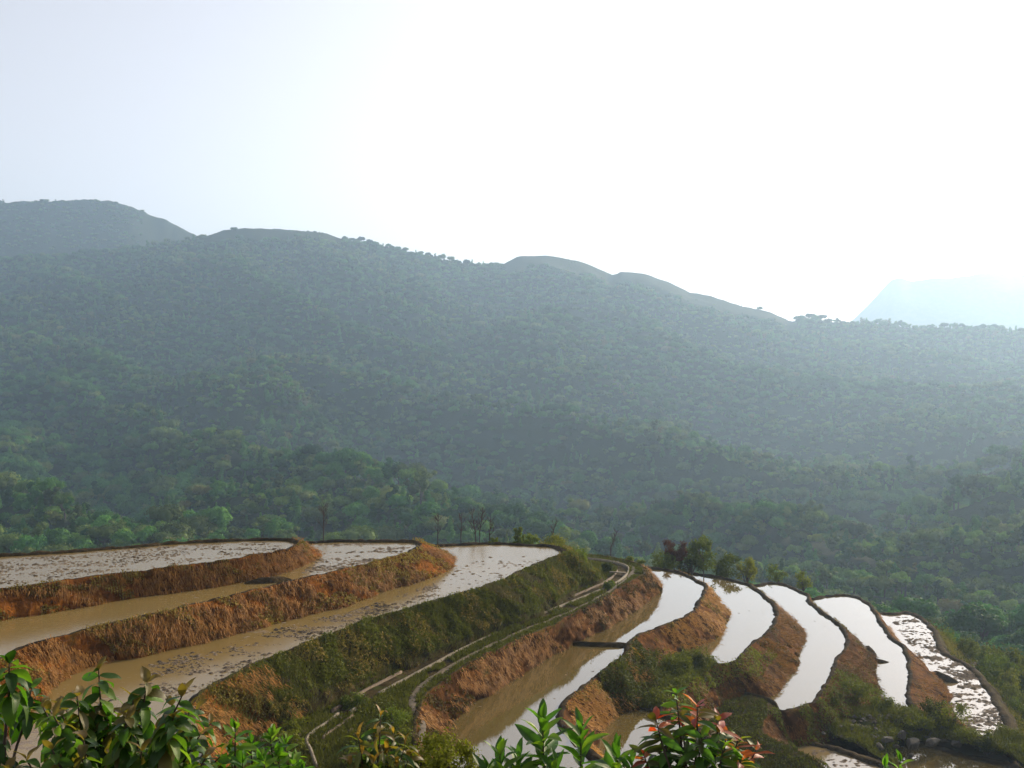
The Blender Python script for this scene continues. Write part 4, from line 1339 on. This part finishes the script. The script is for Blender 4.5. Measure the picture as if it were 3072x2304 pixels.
def undergrowth(P, Nn, label, hmax, size, seed, mat=M_under, name="undergrowth"):
    r = np.random.default_rng(seed)
    n = len(P)
    k = fbm(P[:, 0] * 0.9, P[:, 1] * 0.9, 170 + seed, 4)
    hgt = np.clip((k - 0.3) * 2.2, 0.05, 1) * hmax * r.uniform(0.1, 1, n)
    Q = P + np.array((0, 0, 1.0)) * hgt[:, None] + Nn * (hgt * 0.35)[:, None]
    A = Nn * 0.6 + np.array((0, 0, 0.8))
    V, q = leaf_quads(Q, A, size, r, 0.75, 0.5)
    o = mesh_np(name, V, q, None, (mat,), smooth=False)
    return tag(o, label, None, None, "stuff")


r = np.random.default_rng(41)
P, N, dn, t = bank_points("t3", 60000, r, 0.17, 0.80, 0.0, 0.88)
k = fbm(P[:, 0] * 0.6, P[:, 1] * 0.6 + P[:, 2], 180, 4) - 0.12 * (t > 0.75)
sel = k > 0.40
undergrowth(P[sel], N[sel], "leafy weeds covering the bank between the third paddy and the canal", 0.36, 0.15, 1)
P, N, dn, t = bank_points("t3", 22000, r, 0.15, 0.80, 0.0, 0.85)
k = fbm(P[:, 0] * 0.5 + 9, P[:, 1] * 0.5 + P[:, 2], 183, 4)
undergrowth(P[k > 0.5], N[k > 0.5], "yellowing dry weeds among the green ones on the canal bank", 0.38, 0.14, 11, M_under_dry)
P, N, dn, t = bank_points("t3", 22000, r, 0.12, 0.80)
V, T = blades(P, (lambda d: d / np.linalg.norm(d, axis=1)[:, None])(np.array((0, 0, 1.0)) + N * 0.5 + r.normal(0, 0.3, P.shape)), np.cross(N, np.array((0, 0, 1.0))), 0.4, 0.022, r)
o = mesh_np("grass", V, None, T, (M_grass,), smooth=False); tag(o, "long grass among the weeds of the canal bank", None, None, "stuff")


for key_, n_, lab_ in (("t1", 5000, "dead weeds on the red-brown bank"), ("t2", 9000, "dead weeds and moss on the long ochre bank"), ("shelf", 7000, "dead weeds on the bank below the canal path"), ("t4", 4000, "dead weeds on the first curved bank"), ("t5", 3500, "dead weeds on the second curved bank"), ("t6", 3000, "dead weeds on the third curved bank")):
    P, N, dn, t = bank_points(key_, n_ * 3, r, 0.0, 0.8 if key_ in ("t4", "t5", "t6") else 1.0)
    k = fbm(P[:, 0] * 0.55 + 4, P[:, 1] * 0.55 + P[:, 2] * 0.8, 185, 4)
    m_ = k > 0.55
    undergrowth(P[m_][:n_], N[m_][:n_], lab_, 0.22, 0.15, 30, M_under_dry)


def flat_grass(outline, zf, n, seed, label, length=0.16, avoid_path=True, leafy=0.0, leaf_h=0.35):
    r = np.random.default_rng(seed)
    P2 = np.array([(p[0], p[1]) for p in outline])
    g = r.uniform(P2.min(0), P2.max(0), (n * 5, 2))
    g = g[in_poly(P2, g)]
    k = fbm(g[:, 0] * 0.5, g[:, 1] * 0.5, 190 + seed, 4)
    sel = k > 0.3
    if avoid_path:
        for arr, rad in ((PP, 0.23), (CP, 0.56)):
            for a in range(0, len(arr), 1):
                sel &= ((g[:, 0] - arr[a, 0]) ** 2 + (g[:, 1] - arr[a, 1]) ** 2) > rad * rad
    g = g[sel][:n]
    P = np.c_[g, zf(g[:, 0], g[:, 1])]
    D_ = np.array((0, 0, 1.0)) + r.normal(0, 0.45, P.shape); D_ /= np.linalg.norm(D_, axis=1)[:, None]
    side = np.cross(D_, r.normal(0, 1, P.shape)); side /= np.linalg.norm(side, axis=1)[:, None]
    V, T = blades(P, D_, side, length, 0.035, r)
    o = mesh_np("grass", V, None, T, (M_grass,), smooth=False); tag(o, label, None, None, "stuff")
    if leafy:
        m = int(n * leafy); j = r.choice(len(P), m)
        undergrowth(P[j] + r.normal(0, 0.15, (m, 3)) * np.array((1, 1, 0)), np.zeros((m, 3)), label.replace("grass", "weeds"), leaf_h, 0.16, seed + 20)


flat_grass(shelf_outline, lambda x, y: shelf_z(x, y) + 0.03, 60000, 1, "short grass on the shelf around canal and path", 0.22, True, 0.25, 0.3)
flat_grass([(7.6, 60), (9.0, 63), (9.6, 66), (11, 69), (12, 71.6), (13.4, 70.5), (14.2, 69.2), (13.3, 68), (12.2, 66.2), (10.6, 63), (9.3, 60)],
           lambda x, y: hz5(x, y), 5000, 2, "rank grass on the hump between two still ponds", 0.4, False, 1.3, 1.0)
flat_grass([(10.6, 58.6), (12, 62), (13.4, 65), (14, 67), (16, 68.6), (17, 67.2), (16.5, 64.8), (15.7, 62.9), (15.2, 61), (15.8, 59.7), (17.6, 56), (17.6, 47), (12.6, 47)],
           hz6, 12000, 3, "dark grass covering the dry terrace", 0.22, False, 0.35, 0.3)
flat_grass(out7,
           hz7, 12000, 4, "rough grass among the stones of the rubble slope", 0.4, False, 0.8, 0.6)
# shrubby bank faces on the right
r = np.random.default_rng(63)
g = np.c_[r.uniform(19, 31, 900), r.uniform(63, 71, 900)]
g = g[(g[:, 1] > np.interp(g[:, 0], [19, 22, 24, 27, 31], [65.5, 65.2, 65.5, 67, 66])) & (g[:, 1] < np.interp(g[:, 0], [19, 24, 28, 31], [66, 69.5, 70, 67]))]
for a_, b_, lab_ in ((0, 250, "small stones strewn over the rubble slope"),):
    gg = g[a_:b_]
    cz = clods("rubble", lab_, gg, 0.0, 0.05, 0.22, 64, 0.7)
    co = np.zeros(len(cz.data.vertices) * 3, np.float32); cz.data.vertices.foreach_get("co", co); co = co.reshape(-1, 3)
    co[:, 2] += np.repeat(hz7(gg[:, 0], gg[:, 1]), 8) + 0.15; cz.data.vertices.foreach_set("co", co.ravel()); cz.data.materials[0] = M_rock
r = np.random.default_rng(41)
P, N, dn, t = bank_points("t4", 6500, r, 0.55, 0.70)
undergrowth(P, N, "dark leafy weeds on the bank at the dividing bund", 0.8, 0.18, 5)
P, N, dn, t = bank_points("t5", 6000, r, 0.52, 0.74)
k = fbm(P[:, 0] * 0.6, P[:, 1] * 0.6, 181, 4)
undergrowth(P[(k > 0.42) & (t < 0.5)], N[(k > 0.42) & (t < 0.5)], "weeds along the top of the dark front bank", 0.5, 0.16, 6)
P, N, dn, t = bank_points("t6", 7000, r, 0.58, 0.76)
k = fbm(P[:, 0] * 0.6, P[:, 1] * 0.6, 182, 4)
undergrowth(P[k > 0.4], N[k > 0.4], "dark weeds covering the front bank of the third still paddy", 0.55, 0.17, 7)

# grassy rim all along the valley side
r = np.random.default_rng(51)
j = r.integers(0, len(RIM), 26000)
Q = RIM[j, :2] + r.normal(0, 1, (len(j), 2)) * np.array((1.3, 1.3))
keepm = np.ones(len(Q), bool)
zq = ground_z(Q[:, 0], Q[:, 1])
P = np.c_[Q, zq]
D_ = np.array((0, 0, 1.0)) + r.normal(0, 0.35, P.shape); D_ /= np.linalg.norm(D_, axis=1)[:, None]
side = np.cross(D_, r.normal(0, 1, P.shape)); side /= np.linalg.norm(side, axis=1)[:, None]
V, T = blades(P, D_, side, 0.45, 0.035, r)
o = mesh_np("grass", V, None, T, (M_grass,), smooth=False); tag(o, "tall grass fringing the valley side of the terraces", None, None, "stuff")
j = r.integers(0, len(RIM), 22000)
Q = RIM[j, :2] + r.normal(0, 1.6, (len(j), 2))
P = np.c_[Q, ground_z(Q[:, 0], Q[:, 1])]
P = P[fbm(P[:, 0] * 0.3, P[:, 1] * 0.3, 199, 3) > 0.48]
undergrowth(P, np.zeros_like(P), "leafy weeds growing along the valley side of the terraces", 1.1, 0.22, 9)
# slope cover right of the outermost bund
g = r.uniform((33, 50), (75, 125), (60000, 2))
dmin = np.array([np.sqrt(((Rm[:, :2] - p) ** 2).sum(1)).min() for p in g[:26000]])
g = g[:26000]
c9x = np.array([C9[np.argmin(np.abs(C9[:, 1] - y)), 0] for y in g[:, 1]])
okm = (dmin < 26) & (dmin > 0.3) & (g[:, 0] > c9x + 0.8)
P = np.c_[g[okm], ground_z(g[okm][:, 0], g[okm][:, 1])]
undergrowth(P, np.zeros_like(P), "low green weeds between the bushes beyond the outermost bund", 0.9, 0.26, 10)


# ------------------------------------------------------------------ rocks of the rubble slope
def rock(px, py, h, sx, sy, sz, seed, label):
    r = np.random.default_rng(seed)
    import bmesh
    bm = bmesh.new()
    pts = r.normal(0, 1, (16, 3)); pts /= np.linalg.norm(pts, axis=1)[:, None]
    pts = np.sign(pts) * np.abs(pts) ** 0.7 * r.uniform(0.8, 1.1, (16, 1)) * np.array((sx, sy, sz))
    for p in pts: bm.verts.new(p)
    hull = bmesh.ops.convex_hull(bm, input=bm.verts[:])
    bmesh.ops.delete(bm, geom=[g for g in hull["geom_interior"] if isinstance(g, bmesh.types.BMVert)], context='VERTS')
    bmesh.ops.bevel(bm, geom=bm.edges[:], offset=min(sx, sy, sz) * 0.12, segments=1, affect='EDGES')
    bmesh.ops.rotate(bm, verts=bm.verts[:], matrix=Matrix.Rotation(r.uniform(0, 3.14), 3, 'Z') @ Matrix.Rotation(r.normal(0, 0.3), 3, 'X'))
    me = bpy.data.meshes.new("rock"); bm.to_mesh(me); bm.free()
    me.materials.append(M_rock)
    o = bpy.data.objects.new("rock", me); COL.objects.link(o)
    o.location = np.array(up(px, py, h)) + np.array((0, 0, -sz * 0.22))
    o.scale = (0.8, 0.8, 0.75)
    return tag(o, label, "rock")


rock(2640, 2236, 23.3, 0.34, 0.30, 0.45, 1, "pale upright boulder, lightest of the rubble slope")
rock(2740, 2228, 23.4, 0.75, 0.5, 0.55, 2, "large grey boulder in the middle of the rubble slope")
rock(2800, 2222, 23.3, 0.85, 0.5, 0.4, 3, "long grey slab of rock next to the lowest pond")
rock(2660, 2216, 23.1, 0.6, 0.35, 0.25, 4, "flat tan stone lying above the pale boulder")
rock(2620, 2258, 23.6, 0.5, 0.3, 0.18, 5, "flat light stone low on the rubble slope")
rock(2735, 2266, 23.9, 0.3, 0.28, 0.28, 6, "small bluish stone at the pond's edge")
rock(2690, 2234, 23.4, 0.35, 0.3, 0.3, 7, "dull brown stone between the pale and the large boulder")
rock(2626, 2186, 22.9, 0.22, 0.2, 0.2, 8, "small round stone high on the rubble slope")
rock(2705, 2200, 23.0, 0.6, 0.4, 0.4, 9, "dark weathered rock under the weeds")
rock(2870, 2230, 23.5, 0.5, 0.35, 0.25, 10, "low stone beside the mud bund of the lowest pond")
rock(2700, 2139, H7, 0.3, 0.2, 0.14, 11, "light stone on the shore of the fourth curved terrace")
rock(2755, 2140, H7, 0.4, 0.22, 0.14, 12, "flat pale stone where the fourth terrace meets the weeds")
rock(1930, 1711, HS - 0.1, 0.35, 0.25, 0.16, 13, "pale stone at the tip of the brown bank")
# bushes on the rubble slope and hump
for i, (px, py, h, rad, hg, lab) in enumerate([
        (1985, 2012, 19.3, 1.5, 1.5, "dark leafy bush on the hump, closest to the dividing bund"), (1930, 2030, 19.3, 1.3, 1.5, "dark green bush hanging over the bank by the shaded pond"),
        (2050, 2025, 19.2, 1.2, 1.2, "mid green bush in the middle of the hump"), (2105, 2005, 19.2, 1.0, 1.0, "small bush at the water's end of the hump"),
        (2560, 2095, 22.3, 1.6, 1.2, "broad dark bush at the front of the fourth curved terrace"), (2500, 2128, 22.3, 1.3, 1.1, "dark bush on the front bank of the third still paddy"),
        (2640, 2130, 23.0, 1.2, 1.0, "low bush at the water's edge of the fourth terrace"), (2850, 2165, 23.0, 1.6, 1.3, "round dark bush beside the bank of the outermost paddy"),
        (2800, 2150, 23.0, 1.3, 1.2, "dark bush at the end of the fourth curved terrace"), (2920, 2225, 23.4, 1.4, 1.0, "low bush near the outermost paddy's corner"), (2960, 2250, 23.8, 1.3, 0.9, "lowest bush by the corner of the outermost paddy"),
        (2760, 2180, 23.0, 1.2, 0.8, "small bush just above the boulders")]):
    b = make_bush("bush", 500 + i, rad, hg, 13, 1300, 0.15, M_under, lab)
    b.location = up(px, py, h)
# weeds around the canal's lower end
for i, (x, y, rad, hg, lab) in enumerate([(-6.2, 43.2, 1.3, 1.0, "dark bush inside the bend of the lower canal"), (-5.4, 45.6, 1.0, 0.8, "low bush between lower canal and path"), (-9.6, 43.0, 1.0, 0.7, "bush on the outer side of the lower canal"),
                                          (-5.8, 41, 1.2, 0.9, "bush below the canal's last bend"), (-4.9, 43, 0.9, 0.8, "bush beside the start of the path"), (-7.6, 48.6, 0.8, 0.5, "small bush where the two canal lengths meet"), (-9.9, 45.4, 0.9, 0.5, "weedy bush on the flat below the orange bank")]):
    b = make_bush("bush", 540 + i, rad, hg, 12, 1200, 0.12, M_bush if i % 2 else M_under, lab)
    b.location = (x, y, -HS + 0.02)
# stone rubble under the orange bank end
r = np.random.default_rng(61)
g = np.c_[r.normal(-10.6, 1.0, 500), r.normal(44.0, 1.2, 500)]
o = clods("rubble", "dark stony rubble at the foot of the orange bank", g, HS - 0.06, 0.06, 0.26, 62, 0.6)


# ------------------------------------------------------------------ foreground plants
def leaf_blade(L_, Wd, droop, fold, r, nseg=7):
    """a pointed leaf along +X, folded along the midrib, curling down; returns (V, quads)"""
    t = np.linspace(0, 1, nseg)
    wv = Wd * 0.5 * np.sin(np.pi * np.clip(t, 0, 1) ** 0.85) ** 0.8
    wv[0] = Wd * 0.05; wv[-1] = Wd * 0.01
    ang = -droop * t ** 1.3
    dx = np.cos(ang); dz = np.sin(ang)
    x = np.r_[0, np.cumsum((dx[1:] + dx[:-1]) / 2)] / (nseg - 1) * L_
    z = np.r_[0, np.cumsum((dz[1:] + dz[:-1]) / 2)] / (nseg - 1) * L_
    wav = 0.06 * Wd * np.sin(t * 9 + r.uniform(0, 6))
    rowsv = []
    for k in (-1, -0.5, 0, 0.5, 1):
        rowsv.append(np.stack([x - dz * 0, k * wv, z + abs(k) * wv * fold + wav * abs(k)], 1))
    return np.vstack(rowsv), grid_quads(5, nseg)


def place_leaf(acc, V, q, pos, yaw, pitch, roll, col):
    cr, sr = math.cos(roll), math.sin(roll)
    V = np.c_[V[:, 0], V[:, 1] * cr - V[:, 2] * sr, V[:, 1] * sr + V[:, 2] * cr]
    cp, sp = math.cos(pitch), math.sin(pitch)
    V = np.c_[V[:, 0] * cp - V[:, 2] * sp, V[:, 1], V[:, 0] * sp + V[:, 2] * cp]
    cy, sy = math.cos(yaw), math.sin(yaw)
    V = np.c_[V[:, 0] * cy - V[:, 1] * sy, V[:, 0] * sy + V[:, 1] * cy, V[:, 2]] + pos
    acc.add(V, q, None, col)


def shrub(name, label, root_xy, tips, seed, leaf_l, leaf_w, per_tip, pitch_rng, droop_rng, cols, spread=0.10, fold=0.35, cat="shrub", whorl_gap=0.02, hub_d=0.34, tip_col=None, top_up=0.8, low_cols=None):
    """woody shrub: a stem from the root to every tip, leaves in whorls round the tips"""
    r = np.random.default_rng(seed)
    x0, y0 = root_xy
    z0 = float(ground_z(np.array([x0]), np.array([y0]))[0])
    root = empty(name, (x0, y0, z0))
    st, lv = Acc(), Acc()
    hub = np.array([t[:3] for t in tips]).mean(0) - np.array((x0, y0, z0)) - np.array((0, 0, hub_d))
    st.add(*tube(catmull(np.array([(0, 0, -0.1), (hub[0] * 0.4 + 0.03, hub[1] * 0.4, hub[2] * 0.5), hub]), 8), np.linspace(0.018, 0.011, 17), 7))
    for ti, tp in enumerate(tips):
        E = np.array(tp[:3]) - np.array((x0, y0, z0))
        sc = tp[3] if len(tp) > 3 else 1.0
        cc = tp[4] if len(tp) > 4 else cols
        S = hub + np.array((0, 0, -r.uniform(0, 0.12)))
        M1 = S * 0.5 + E * 0.5 + np.array((0, 0, -0.05)) + r.normal(0, 0.012, 3)
        M2 = E + (S - E) * 0.22 + np.array((0, 0, -0.02)) + r.normal(0, 0.006, 3)
        Pth = catmull(np.array([S, M1, M2, E]), 8)
        st.add(*tube(Pth, np.linspace(0.007, 0.0022, len(Pth)), 6))
        nl = per_tip
        a0 = r.uniform(0, 6.28)
        for k in range(nl):
            f = k / max(1, nl - 1)
            yaw = a0 + k * 2.399 + r.normal(0, 0.25)
            up_ = top_up if k < 2 else 0.0
            pos = Pth[-1 - min(len(Pth) - 1, int(whorl_gap * k / 0.35 * 12))] if k > 1 else E
            L_ = leaf_l * sc * (0.6 + 0.55 * f) * r.uniform(0.82, 1.18)
            V, q = leaf_blade(L_, leaf_w * sc * (0.75 + 0.35 * f) * r.uniform(0.85, 1.15), r.uniform(*droop_rng), fold * r.uniform(0.4, 1.2), r)
            cs_now = low_cols if (low_cols and f > 0.62) else cc
            c = np.array(cs_now[r.integers(len(cs_now))]) * r.uniform(0.75, 1.25)
            if tip_col is not None and k < 2: c = np.array(tip_col) * r.uniform(0.8, 1.2)
            place_leaf(lv, V, q, pos, yaw, pitch_rng[1] + (pitch_rng[0] - pitch_rng[1]) * f + r.normal(0, 0.15) + up_, r.normal(0, 0.45), c)
    st.build("stem", (M_twig,), root)
    lv.build("leaves", (M_leaf,), root)
    tag(root, label, cat)
    return root


G_D = [(0.022, 0.060, 0.008), (0.035, 0.085, 0.010), (0.060, 0.120, 0.014), (0.09, 0.150, 0.018), (0.10, 0.085, 0.02), (0.030, 0.070, 0.010)]
G_B = [(0.060, 0.150, 0.016), (0.085, 0.18, 0.02), (0.045, 0.115, 0.014), (0.12, 0.20, 0.025)]
G_S = [(0.045, 0.115, 0.014), (0.06, 0.14, 0.018), (0.032, 0.085, 0.012), (0.10, 0.17, 0.02)]
RED = [(0.30, 0.035, 0.022), (0.22, 0.028, 0.03), (0.34, 0.09, 0.03), (0.26, 0.05, 0.03), (0.10, 0.08, 0.02)]
ORG = [(0.34, 0.13, 0.025), (0.26, 0.14, 0.025), (0.13, 0.15, 0.02), (0.30, 0.07, 0.025)]
DKG = [(0.022, 0.060, 0.012), (0.035, 0.075, 0.014), (0.05, 0.06, 0.016)]

tips = []
rr = np.random.default_rng(71)
for (a, b, sc) in [(28, 2000, 1.05), (-40, 2060, 1), (95, 2075, 1), (296, 2020, 1.0), (440, 2058, 1.05), (545, 2100, 1.0), (231, 2098, 1), (400, 2110, 1), (320, 2160, 1), (520, 2165, 1), (150, 2140, 0.9), (470, 2205, 1.05), (600, 2215, 1),
                   (390, 2225, 1), (560, 2255, 1.05), (250, 2230, 1), (660, 2280, 0.95), (320, 2285, 1), (440, 2300, 1), (80, 2290, 0.9), (180, 2300, 1), (20, 2320, 1), (560, 2320, 1), (-60, 2200, 1), (230, 2180, 0.95), (640, 2330, 1)]:
    Y = rr.uniform(2.9, 3.7)
    tips.append((*at(a, b - 10, Y), sc))
for k in range(30):
    tips.append((*at(rr.uniform(70, 640), rr.uniform(2110, 2310), rr.uniform(3.0, 3.9)), 0.85))
shrub("broadleaf_shrub", "large dark shrub with broad drooping leaves and reddish tips in the lower left corner", (-1.25, 3.4), tips[3:], 601, 0.096, 0.037, 20, (-0.75, 0.2), (0.5, 1.4), G_D, fold=0.3, whorl_gap=0.012, tip_col=(0.12, 0.085, 0.025))
shrub("broadleaf_shrub", "tall leaning shrub cut by the frame's edge, leaves hanging over the ochre bank", (-1.75, 3.3), tips[:3] + [(*at(-20, 2150, 3.2), 1.0)], 602, 0.102, 0.039, 20, (-0.75, 0.2), (0.6, 1.4), G_D[:4], fold=0.3, whorl_gap=0.012)
shrub("leafy_plant", "bright yellow-green plant with upright leaves at the right of the broad-leaved shrub", (-0.98, 3.7),
      [(*at(a, b, Y), s) for a, b, Y, s in [(706, 2186, 3.6, 0.9), (752, 2230, 3.7, 0.9), (690, 2255, 3.6, 1), (728, 2290, 3.5, 1), (660, 2310, 3.5, 1)]], 603, 0.085, 0.032, 13, (-0.1, 1.15), (0.2, 0.8), G_B, whorl_gap=0.014, cat="plant")
shrub("leafy_plant", "bright green plant with upright rosettes in front of the stony rubble", (-0.84, 3.8),
      [(*at(a, b, Y), s) for a, b, Y, s in [(812, 2210, 3.7, 0.9), (858, 2232, 3.8, 0.9), (835, 2268, 3.7, 1), (880, 2285, 3.7, 1), (790, 2282, 3.6, 1), (905, 2310, 3.7, 0.9)]], 604, 0.085, 0.032, 13, (-0.1, 1.15), (0.2, 0.8), G_B, whorl_gap=0.014, cat="plant")
shrub("drooping_shrub", "shrub with narrow arching leaves and one bronze shoot above the canal's end", (-0.66, 5.0),
      [(*at(a, b, Y), s) for a, b, Y, s in [(1141, 2150, 5.0, 0.9), (1075, 2215, 4.9, 1), (1180, 2200, 5.1, 1), (1215, 2235, 5, 1), (1122, 2200, 5, 1), (1085, 2262, 4.9, 1), (1160, 2258, 5, 1), (1225, 2280, 5, 1), (1120, 2290, 4.9, 1), (1050, 2295, 4.9, 1), (1190, 2300, 5, 1)]],
      605, 0.15, 0.028, 17, (-0.5, 0.6), (0.9, 2.0), [(0.03, 0.07, 0.012), (0.05, 0.095, 0.014), (0.09, 0.10, 0.02), (0.12, 0.09, 0.02)], whorl_gap=0.018, tip_col=(0.2, 0.12, 0.03))
b = make_bush("bush", 606, 0.24, 0.30, 16, 3400, 0.022, M_under, "dark fine-leaved bush at the bottom edge before the pond")
b.location = at(1345, 2345, 6.0); b.scale = (1.0, 1.0, 1.0)
b2 = make_bush("bush", 607, 0.17, 0.24, 12, 2200, 0.022, M_under, "smaller fine-leaved bush between the drooping shrub and the pond")
b2.location = at(1262, 2325, 6.2)
for bb in (b, b2):
    x, y, z = bb.location; g_ = sit(x, y)
    acc = Acc(); acc.add(*tube(np.array([(0, 0, g_ - z - 0.1), (0.04, 0, (g_ - z) / 2), (0, 0, 0.1)]), [0.025, 0.02, 0.012], 6)); acc.build("trunk", (M_twig,), bb)


def spear(label, px, py, Y, seed, n=15, sc=1.0, lean=0.0):
    """one stem with spear-shaped leaves up its length"""
    r = np.random.default_rng(seed)
    E = np.array(at(px, py, Y)); x0, y0 = E[0] + r.normal(0, 0.05) - lean, E[1] + 0.1
    z0 = float(ground_z(np.array([x0]), np.array([y0]))[0])
    root = empty("spear_leaf_plant", (x0, y0, z0))
    e = E - np.array((x0, y0, z0))
    Pth = catmull(np.array([(0, 0, -0.1), (e[0] * 0.25, e[1] * 0.3, e[2] * 0.5), (e[0] * 0.9, e[1] * 0.9, e[2] - 0.18), e]), 8)
    st, lv = Acc(), Acc()
    st.add(*tube(Pth, np.linspace(0.008, 0.002, len(Pth)), 6))
    a0 = r.uniform(0, 6.28)
    for k in range(n):
        f = k / (n - 1)
        pos = e + np.array((-e[0] * 0.1 * f, -e[1] * 0.1 * f, -0.20 * sc * f))
        L_ = 0.088 * sc * (0.75 + 0.5 * math.sin(f * 2.6)) * r.uniform(0.85, 1.15)
        V, q = leaf_blade(L_, L_ * 0.33, r.uniform(0.15, 0.75), 0.4, r)
        c = np.array(G_S[r.integers(len(G_S))]) * r.uniform(0.8, 1.25)
        place_leaf(lv, V, q, pos, a0 + k * 2.399 + r.normal(0, 0.2), 1.25 - 1.05 * f ** 0.7 + r.normal(0, 0.12), r.normal(0, 0.3), c)
    st.build("stem", (M_twig,), root); lv.build("leaves", (M_leaf,), root)
    tag(root, label, "plant", "spear-leaved plants by the pond")


spear("tallest spear-leaved green plant in front of the still pond", 1628, 2160, 3.5, 611, 26, 1.15)
spear("spear-leaved plant with spread tips overlapping the mud bund", 1742, 2190, 3.55, 612, 24, 1.2)
spear("short spear-leaved plant furthest from the red-leaved shrub", 1500, 2262, 3.4, 613, 20, 1.1)
spear("low spear-leaved plant beside the shortest one", 1556, 2275, 3.45, 614, 18, 1.1)
spear("low spear-leaved plant in the gap between the two tall ones", 1668, 2300, 3.4, 615, 18, 1.1)
spear("spear-leaved plant touching the red-leaved shrub's foot", 1852, 2255, 3.45, 616, 18, 1.1)
spear("small spear-leaved plant half under the red-leaved shrub", 1895, 2290, 3.4, 617, 16)
spear("spear-leaved plant with only its top showing at the lower edge", 1460, 2305, 3.35, 618, 14)

T_ = lambda a, b, Y, s, c: (*at(a, b, Y), s, c)
shrub("red_leaf_shrub", "shrub with red, orange and green young leaves in front of the shaded pond", (0.68, 3.5),
      [T_(2028, 2080, 3.45, 0.75, G_B), T_(2092, 2120, 3.4, 1.0, RED), T_(1968, 2160, 3.35, 1.0, RED), T_(2045, 2150, 3.5, 1.0, RED + DKG), T_(2155, 2162, 3.45, 1.0, RED), T_(2105, 2212, 3.35, 1.0, G_S),
       T_(1990, 2205, 3.45, 1.0, DKG), T_(2214, 2222, 3.45, 0.9, ORG), T_(2268, 2250, 3.5, 0.85, ORG), T_(2169, 2250, 3.4, 1.0, G_S), T_(1930, 2262, 3.4, 0.8, RED + DKG), T_(1978, 2255, 3.5, 0.9, DKG),
       T_(2055, 2262, 3.4, 1.0, DKG), T_(2120, 2290, 3.45, 1.0, DKG), T_(2225, 2280, 3.4, 0.9, ORG + G_S), T_(2040, 2215, 3.5, 1.0, DKG), T_(2180, 2205, 3.55, 1.0, ORG + DKG), T_(2010, 2300, 3.4, 1, DKG)],
      621, 0.098, 0.030, 15, (-0.3, 0.5), (0.2, 0.8), RED, whorl_gap=0.012, top_up=0.3, low_cols=DKG + G_S + ORG[2:3])
shrub("leafy_plant", "yellow-green plant tip at the bottom edge right of the red-leaved shrub", (1.27, 3.5), [(*at(2700, 2285, 3.3), 0.8), (*at(2655, 2300, 3.3), 0.8)], 622, 0.085, 0.026, 9, (0.0, 1.0), (0.3, 0.9), G_B, cat="plant")

# ------------------------------------------------------------------ ridge details
for i, (px2, base2, h2, rad2, lab) in enumerate([(958, 566, 18, 11, "largest tree standing out on the skyline of the long ridge"), (505, 495, 5, 9, "small tree on the skyline where the long ridge begins"), (905, 556, 10, 9, "skyline tree next left of the largest one"),
                                                  (860, 545, 10, 8, "narrow skyline tree on the descending ridge"), (1010, 574, 12, 8, "pointed skyline tree below the largest one"), (985, 570, 10, 8, "skyline tree between the largest and the pointed one"),
                                                  (1640, 668, 9, 8, "low tree on the bare end of the ridge"), (800, 528, 7, 8, "small round skyline tree above the forest")]):
    Y = 1500.0
    uu = (px2 * S2 - CX) / F
    Y = 1540 + 60 * math.sin(uu * 5 + 1) - 250 * max(0, min(1, uu)); x = uu * Y; z = float(ridge_e(ridgeB, uu)) * Y
    h = h2 * S2 / F * Y; rad = rad2 * S2 / F * Y
    t = make_tree("ridge_tree", 700 + i, rad, h * 0.95, h * 0.02, 9, 600, rad * 0.25, 'dome', M_fol[0], lab, "tree")
    t.location = (x, Y, z - 2.5)
ms = empty("lattice_mast", at(1602 * S2, 664 * S2, 1420))
acc = Acc()
for sx, sy in ((-1, -1), (1, -1), (1, 1), (-1, 1)):
    acc.add(*tube(np.array([(sx * 0.9, sy * 0.9, -2), (sx * 0.3, sy * 0.3, 8.5)]), 0.12, 5))
for k in range(6):
    a, b = 1 - k * 0.11, k * 1.4
    acc.add(*tube(np.array([(-0.9 * a, -0.9 * a, b), (0.85 * a, -0.85 * a, b + 1.3)]), 0.08, 4))
    acc.add(*tube(np.array([(0.9 * a, 0.9 * a, b), (-0.85 * a, 0.85 * a, b + 1.3)]), 0.08, 4))
acc.build("lattice", (M_wood,), ms)
acc = Acc(); acc.add(*tube(np.array([(-1.6, 0, 7.6), (1.6, 0, 7.6)]), 0.1, 5)); acc.build("crossarm", (M_wood,), ms)
tag(ms, "tiny lattice mast on the bare end of the ridge", "mast")

# ------------------------------------------------------------------ haze
hm = bpy.data.materials.new("haze")
hm.use_nodes = True
nt = hm.node_tree
nt.nodes.remove(nt.nodes["Principled BSDF"])
pv = nt.nodes.new("ShaderNodeVolumePrincipled")
pv.inputs["Color"].default_value = (0.52, 0.74, 1.0, 1)
pv.inputs["Density"].default_value = 0.00030
pv.inputs["Anisotropy"].default_value = 0.47
nt.links.new(pv.outputs[0], nt.nodes["Material Output"].inputs["Volume"])
hz = boxmesh("haze", (-3400, -60, -108), (4600, 4700, 480), hm, None)
tag(hz, "pale blue evening haze filling the valley", None, None, "stuff")
